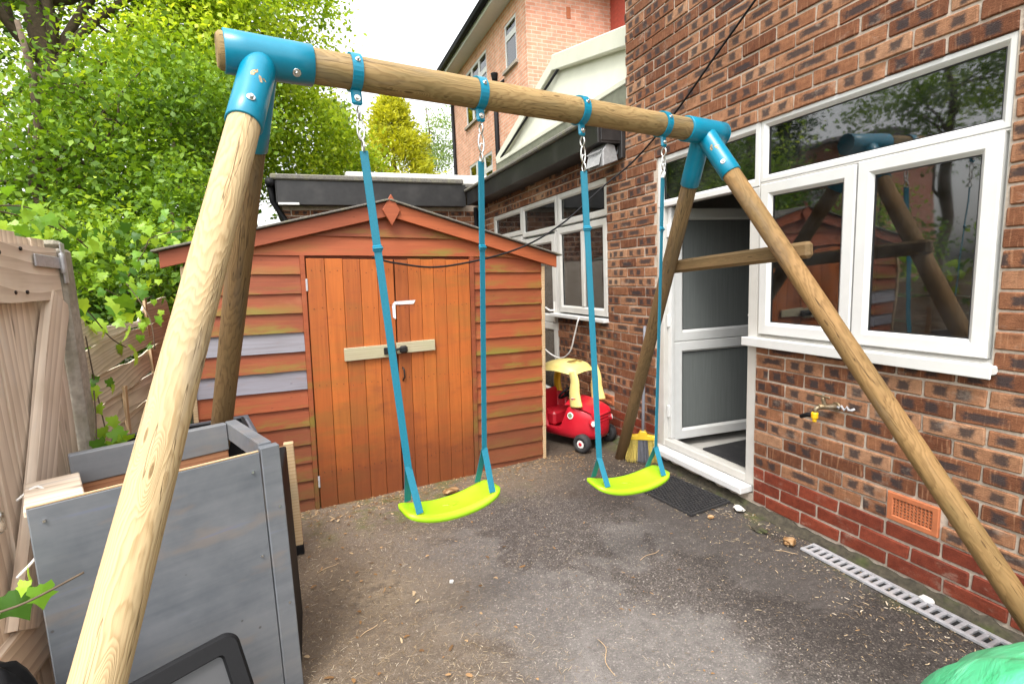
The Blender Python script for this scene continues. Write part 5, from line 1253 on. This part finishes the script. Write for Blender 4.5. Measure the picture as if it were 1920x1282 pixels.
tree('bramble_shrub', 'dense leafy shrub rising between the shed roof and outbuilding', (-1.15, 5.9, 0), 2.2, .05, [((-1.15, 5.7, 1.4), (.42, .6, .75), 4500), ((-.95, 6.2, 2.0), (.45, .5, .7), 3200), ((-1.35, 5.1, 1.55), (.32, .4, .42), 2200)], 'leaf_mid', .085, 26, 'shrub', 'shrubs behind the fence')
tree('bright_sapling', 'thin bright green sapling in front of the dark trees', (-1.5, 8.9, 0), 6.0, .07, [((-1.35, 8.9, 4.7), (.9, .8, 1.1), 4500), ((-1.2, 9.0, 6.4), (.9, .8, .9), 4000), ((-.8, 9.2, 5.4), (.8, .8, 1.0), 3800)], 'leaf_lime', .12, 27, group=G)
tree('back_tree', 'tall hazy green tree far behind, upper left', (-6.5, 15, 0), 12, .25, [((-6.5, 15, 6.5), (3.2, 2, 3.0), 5000), ((-3.2, 15.5, 5.5), (3.0, 2, 3.2), 5000), ((-9.0, 14, 8.5), (3.0, 2, 3.0), 5000), ((-5, 15.5, 10.5), (3.4, 2, 2.2), 5000)], 'leaf_lime', .19, 28, group=G, clump=.45)
# golden conifer: drooping sprays in layers
def conifer(name, label, base, h, rad, leaf, n, seed, z0=.1):
    g = np.random.default_rng(seed); t = empty(name, base, label, 'tree', G)
    v, f = tube_geo([(base[0], base[1], base[2]-.1), (base[0], base[1], base[2]+h*.95)], [.16, .03], 8); obj('trunk', mesh_from(v, f, True), MT['bark'], t)
    k = n//40; s = g.random(k)**.8; a = g.random(k)*2*np.pi; rr = rad*(1-s)**.75*(.35+.75*g.random(k))*(1+.22*np.sin(3*a+s*9))+.08
    cc = np.stack([base[0]+rr*np.cos(a), base[1]+rr*np.sin(a), base[2]+h*(z0+(1-z0)*s)], 1); tone = np.clip(g.normal(.5, .2, k), 0, 1)
    i = g.integers(0, k, n); P = cc[i]+g.normal(size=(n, 3))*np.array([.17, .17, .14]); d = np.stack([np.cos(a[i]), np.sin(a[i]), np.full(n, .35)], 1)+g.normal(size=(n, 3))*.45; d /= np.linalg.norm(d, axis=1)[:, None]
    nr = g.normal(size=(n, 3)); nr -= d*np.sum(nr*d, 1)[:, None]; nr /= np.linalg.norm(nr, axis=1)[:, None]; e = np.cross(nr, d); L = g.uniform(.12, .26, n)[:, None]; w_ = L*.34
    V = np.stack([P-d*L*.5, P-e*w_*.5, P+d*L*.5, P+e*w_*.5], 1).reshape(-1, 3); b = np.arange(n)*4; m = fast_mesh(V, np.stack([b, b+1, b+2, b+3], 1)); set_rnd(m, np.clip(tone[i]*.8+g.random(n)*.3, 0, 1), 4); obj('crown', m, MT[leaf], t)
conifer('golden_conifer', 'golden yellow conifer behind the outbuilding roof', (3.35, 19.5, 0), 7.9, 2.7, 'leaf_gold', 20000, 31, .2)
conifer('golden_conifer', 'smaller paler conifer left of the golden one', (1.35, 18.6, 0), 7.2, 1.5, 'leaf_pale', 9000, 32, .2)
tree('birch_tree', 'pale feathery tree between the conifer and the neighbouring house', (5.7, 24, 0), 9.2, .1, [((5.6, 24, 5.5), (.9, 1.0, 2.6), 5000), ((6.3, 24, 7.6), (.8, .8, 1.5), 2200)], 'leaf_pale', .16, 33, group=G, clump=.35)
tree('garden_tree', 'leafy tree left of the yard, seen in the window reflection', (-8.0, 7.0, 0), 6.5, .14, [((-8, 6.6, 4.4), (1.3, 1.3, 1.5), 2600), ((-8.2, 8.0, 4.9), (1.1, 1.1, 1.2), 1800), ((-8, 5.2, 5.4), (1.2, 1.3, 1.2), 1800)], 'leaf_mid', .15, 34, group=G)
# ---------------------------------------------------------------- ivy: single lobed leaves on stems
IVY = [(0, -.42), (.10, -.36), (.34, -.44), (.42, -.20), (.30, -.05), (.50, .10), (.26, .18), (.16, .30), (0, .58), (-.16, .30), (-.26, .18), (-.50, .10), (-.30, -.05), (-.42, -.20), (-.34, -.44), (-.10, -.36)]
def ivy_mesh(s, tone):
    v = [(0, 0, .02*s)]+[(x*s, y*s, -.10*s*(x*x+y*y)*2) for x, y in IVY]; n = len(IVY)
    m = mesh_from(v, [(0, 1+k, 1+(k+1) % n) for k in range(n)]); set_rnd(m, [tone], len(v)); return m
MT['ivy'] = leaf_mat('ivy_leaf', [(0, (.03, .085, .012)), (.5, (.09, .22, .02)), (.8, (.20, .40, .03)), (1, (.36, .55, .05))], .4, .38)
IV = [ivy_mesh(s, t) for s in (.055, .07, .085) for t in (.2, .45, .7, .9, 1.0)]
def ivy(label, stems, nleaf, spread, facing, seed, big=1.0):
    r = random.Random(seed); t = empty('ivy', stems[0][0], label, 'ivy', 'ivy growing over the fence and gate')
    for st in stems: tube('stem', catmull(st, 5), .0028, MT['bark'], t, n=5)
    allp = [p for st in stems for p in catmull(st, 8)]
    for k in range(nleaf):
        p = r.choice(allp)+Vector((r.gauss(0, 1), r.gauss(0, 1), r.gauss(0, .8)))*spread
        nrm = Vector(facing)+Vector((r.gauss(0, .45), r.gauss(0, .45), r.gauss(0, .45))); dn = Vector((r.gauss(0, .5), r.gauss(0, .5), -1))
        F = frame_M(p, nrm.cross(dn), dn) ; F = frame_M(p, dn.cross(nrm), dn)
        obj('leaf', r.choice(IV), MT['ivy'], t, F @ Matrix.Scale(r.uniform(.75, 1.25)*big, 4))
ivy('ivy trailing along the top of the timber gate', [[(-.98, 1.95, 1.70), (-.97, 2.3, 1.73), (-.95, 2.6, 1.72), (-.90, 2.85, 1.66)], [(-1.0, 2.2, 1.72), (-.93, 2.5, 1.76), (-.86, 2.75, 1.63)]], 60, .05, (.35, -.35, .8), 1, .8)
ivy('ivy hanging from the broken fence panel', [[(-1.0, 2.72, 1.55), (-.92, 2.85, 1.35), (-.9, 3.0, 1.22), (-.9, 3.2, 1.15)], [(-.93, 2.8, 1.25), (-.92, 2.8, 1.0), (-.90, 2.78, .80)], [(-.98, 3.3, 1.45), (-.92, 3.5, 1.38), (-.9, 3.8, 1.40)]], 46, .07, (.8, -.5, .4), 2)
ivy('ivy spilling over the left eave of the shed', [[(-1.0, 3.7, 1.50), (-.85, 3.55, 1.66), (-.78, 3.5, 1.74), (-.55, 3.62, 1.80)], [(-.95, 3.5, 1.5), (-.82, 3.35, 1.30), (-.80, 3.3, 1.12)], [(-1.0, 3.9, 1.65), (-.75, 3.8, 1.80), (-.45, 3.85, 1.84)]], 95, .075, (.2, -.6, .7), 3, .8)
ivy('ivy sprig poking across the cabinet at the bottom left', [[(-.86, 1.45, .66), (-.75, 1.44, .72), (-.66, 1.44, .74), (-.56, 1.47, .77)]], 8, .035, (.1, -.8, .55), 4, .85)
ivy('ivy between the cabinet and the concrete post', [[(-.88, 2.5, .62), (-.86, 2.52, .78), (-.87, 2.6, .92), (-.89, 2.68, 1.02)]], 12, .045, (.5, -.7, .4), 5)
# security lamp body clipped to the gate edge, far left
gl_ = empty('metal_fitting', (-.88, 1.93, .8), 'round grey metal fitting hanging on the gate at the far left edge', 'fitting')
cyl('fitting_body', (-.905, 1.83, .80), (-.865, 1.85, .80), .034, MT['steel'], gl_, n=22, cap=.010)
tube('fitting_wire', catmull([(-.85, 1.89, .84), (-.80, 1.90, .87), (-.76, 1.86, .82), (-.77, 1.80, .72), (-.82, 1.76, .66)], 6), .004, MT['white_plastic'], gl_)
# ---------------------------------------------------------------- neighbouring brick house
def far_brick(name, c1, c2, mortar, scale=1.0):
    t = NT(name); pos = t.geo_pos(); x, y, z = t.sep(pos); s = t.math('ADD', x, y)
    bt = t.n('TexBrick'); t.put(bt.inputs['Vector'], t.comb(s, z, 0.)); bt.inputs['Scale'].default_value = 1/scale; bt.inputs['Brick Width'].default_value = .225; bt.inputs['Row Height'].default_value = .075; bt.inputs['Mortar Size'].default_value = .009
    for i, c in ((1, c1), (2, c2), (3, mortar)): bt.inputs[i].default_value = (*c, 1)
    n = t.noise(pos, 5, 5, .7); c = t.mix(1, bt.outputs[0], t.ramp(n, [(.3, (.78, .76, .74)), (.7, (1.2, 1.2, 1.2))]), 'MULTIPLY')
    t.pbr(c, .9, t.bump(bt.outputs[1], -.5, .01)); return t.m
MT['far_brick'] = far_brick('orange_red_far_brick', (.58, .26, .16), (.66, .34, .23), (.60, .46, .36))
MT['tile_red'] = plain('red_hung_tile', (.40, .075, .05), .7, 0, .2, 16, .2)
MT['roof_slate'] = plain('dark_roof_tile', (.07, .06, .06), .8, 0, .3, 12, .3)
def far_window(parent, x, y0, y1, z0, z1, lights, M=None, mat='upvc', sill=True, axis='x'):
    """window in a wall facing -x at x (or, with M, in its own frame)"""
    g = link(bpy.data.objects.new('window', None), parent, (M or Matrix.Identity(4)) @ Matrix.Translation((x, (y0+y1)/2, z0)))
    n = lights; w_ = (y1-y0)/n
    for i in range(n):
        a, b = y0+i*w_, y0+(i+1)*w_
        zt = z0+(z1-z0)*.68
        for c, d in ((z0, zt-.002), (zt+.002, z1)):
            ring('frame', a+.002, b-.002, c, d, [(0, x+.05), (0, x-.02), (.06, x-.02), (.062, x+.0)], MT[mat], g, M); pane(g, a+.055, b-.055, c+.055, d-.055, x-.004, MT['glass_far'], M)
    if sill: span('sill', (x-.09, y0-.06, z0-.07), (x+.02, y1+.06, z0-.005), MT['concrete'], g, M)
nbh = empty('neighbour_house', (4.6, 10, 0), 'two-storey orange brick house beyond the rear roof', 'house')
NX, NY = 4.511, 10.0; EZ = 7.2
WN = [(10.52, 11.20, 5.92, 6.86), (12.42, 14.25, 5.55, 6.90), (12.30, 14.2, 3.30, 4.50)]
wall_cells('side_wall', NX, NX+.25, sorted({NY, 15.45, *[a for w_ in WN for a in w_[:2]]}), sorted({0, EZ, *[a for w_ in WN for a in w_[2:]]}), lambda y, z: not in_open(y, z, WN), MT['far_brick'], nbh)
span('front_wall', (NX+.25, NY, 0), (6.5, NY+.25, EZ+.1), MT['far_brick'], nbh, bev=0)
span('core', (NX+.9, NY+.9, 0), (6.4, 15.4, EZ-.1), MT['dark'], nbh, bev=0)
for (a, b, c, d), n in zip(WN, (1, 3, 3)): far_window(nbh, NX+.03, a, b, c, d, n)
span('soffit', (NX-.34, NY-.35, EZ), (6.6, 15.8, EZ+.04), MT['upvc'], nbh, bev=0)
span('fascia', (NX-.36, NY-.37, EZ+.001), (NX-.335, 15.8, EZ+.19), MT['upvc'], nbh); span('fascia', (NX-.335, NY-.372, EZ+.001), (6.6, NY-.345, EZ+.19), MT['upvc'], nbh)
tube('gutter', [(NX-.42, NY-.37, EZ+.15), (NX-.42, 15.8, EZ+.15)], .07, MT['black_plastic'], nbh)
prism('roof', [(NX-.5, EZ+.2), (9.5, EZ+.2), (7.2, EZ+2.8)], 6.4, MT['roof_slate'], nbh, Matrix(((1, 0, 0, 0), (0, 0, -1, 15.9), (0, 1, 0, 0), (0, 0, 0, 1))))
tube('downpipe', [(NX-.06, 11.75, 5.95), (NX-.06, 11.75, 4.2), (NX-.06, 11.75, 2.7)], .055, MT['black_plastic'], nbh)
tube('waste_pipe', [(NX-.06, 11.75, 5.55), (NX-.05, 11.4, 5.75), (NX-.0, 11.3, 5.78)], .035, MT['black_plastic'], nbh)
cyl('pipe_hopper', (NX-.06, 11.75, 5.92), (NX-.06, 11.75, 6.08), .06, MT['black_plastic'], nbh, r1=.09)
tube('downpipe', [(NX-.06, 15.40, EZ+.1), (NX-.06, 15.40, 3.6), (NX-.06, 15.40, 0)], .05, MT['black_plastic'], nbh)
span('vent', (5.42, NY-.012, 6.62), (5.52, NY-.001, 6.84), MT['terracotta'], nbh)
span('return_wall', (6.505, 7.0, 0), (6.75, NY+.2, EZ+.1), MT['mortar'], nbh, bev=0)
for i in range(22):
    z = 4.9+i*.105; bar('hung_tile_course', (6.485-.004*(i % 2), 7.0, z), (6.485-.004*(i % 2), NY-.005, z), .125, .016, MT['tile_red'], nbh, side=(-.12, 0, 1), bev=.003)
span('return_soffit', (6.15, 7.0, EZ+.002), (6.5, NY-.375, EZ+.05), MT['upvc'], nbh)
# house across the way (its reflection shows in the panes)
opp = empty('opposite_house', (-16, 18, 0), 'red brick house opposite, mirrored in the window panes', 'house')
MT['opp_brick'] = far_brick('dull_red_far_brick', (.30, .085, .05), (.36, .12, .075), (.36, .28, .22))
span('wall', (-22, 15, 0), (-16, 27.5, 6.3), MT['opp_brick'], opp, bev=0)
MO = Matrix(((-1, 0, 0, -32), (0, 1, 0, 0), (0, 0, 1, 0), (0, 0, 0, 1)))
for a, b, c, d, n in ((15.6, 16.6, 3.3, 4.5, 1), (17.4, 18.6, 4.2, 5.3, 2), (19.6, 21.0, 3.3, 4.5, 2), (15.4, 16.2, .9, 2.1, 1), (16.6, 17.6, 1.2, 2.4, 1), (19.4, 20.6, .9, 2.1, 2), (22.6, 23.9, 4.3, 5.4, 2)): far_window(opp, -16.0, a, b, c, d, n, MO)
prism('roof', [(-22.3, 6.3), (-15.7, 6.3), (-15.9, 6.5), (-19, 7.0)], 12.8, MT['roof_slate'], opp, Matrix(((1, 0, 0, 0), (0, 0, -1, 27.7), (0, 1, 0, 0), (0, 0, 0, 1))))
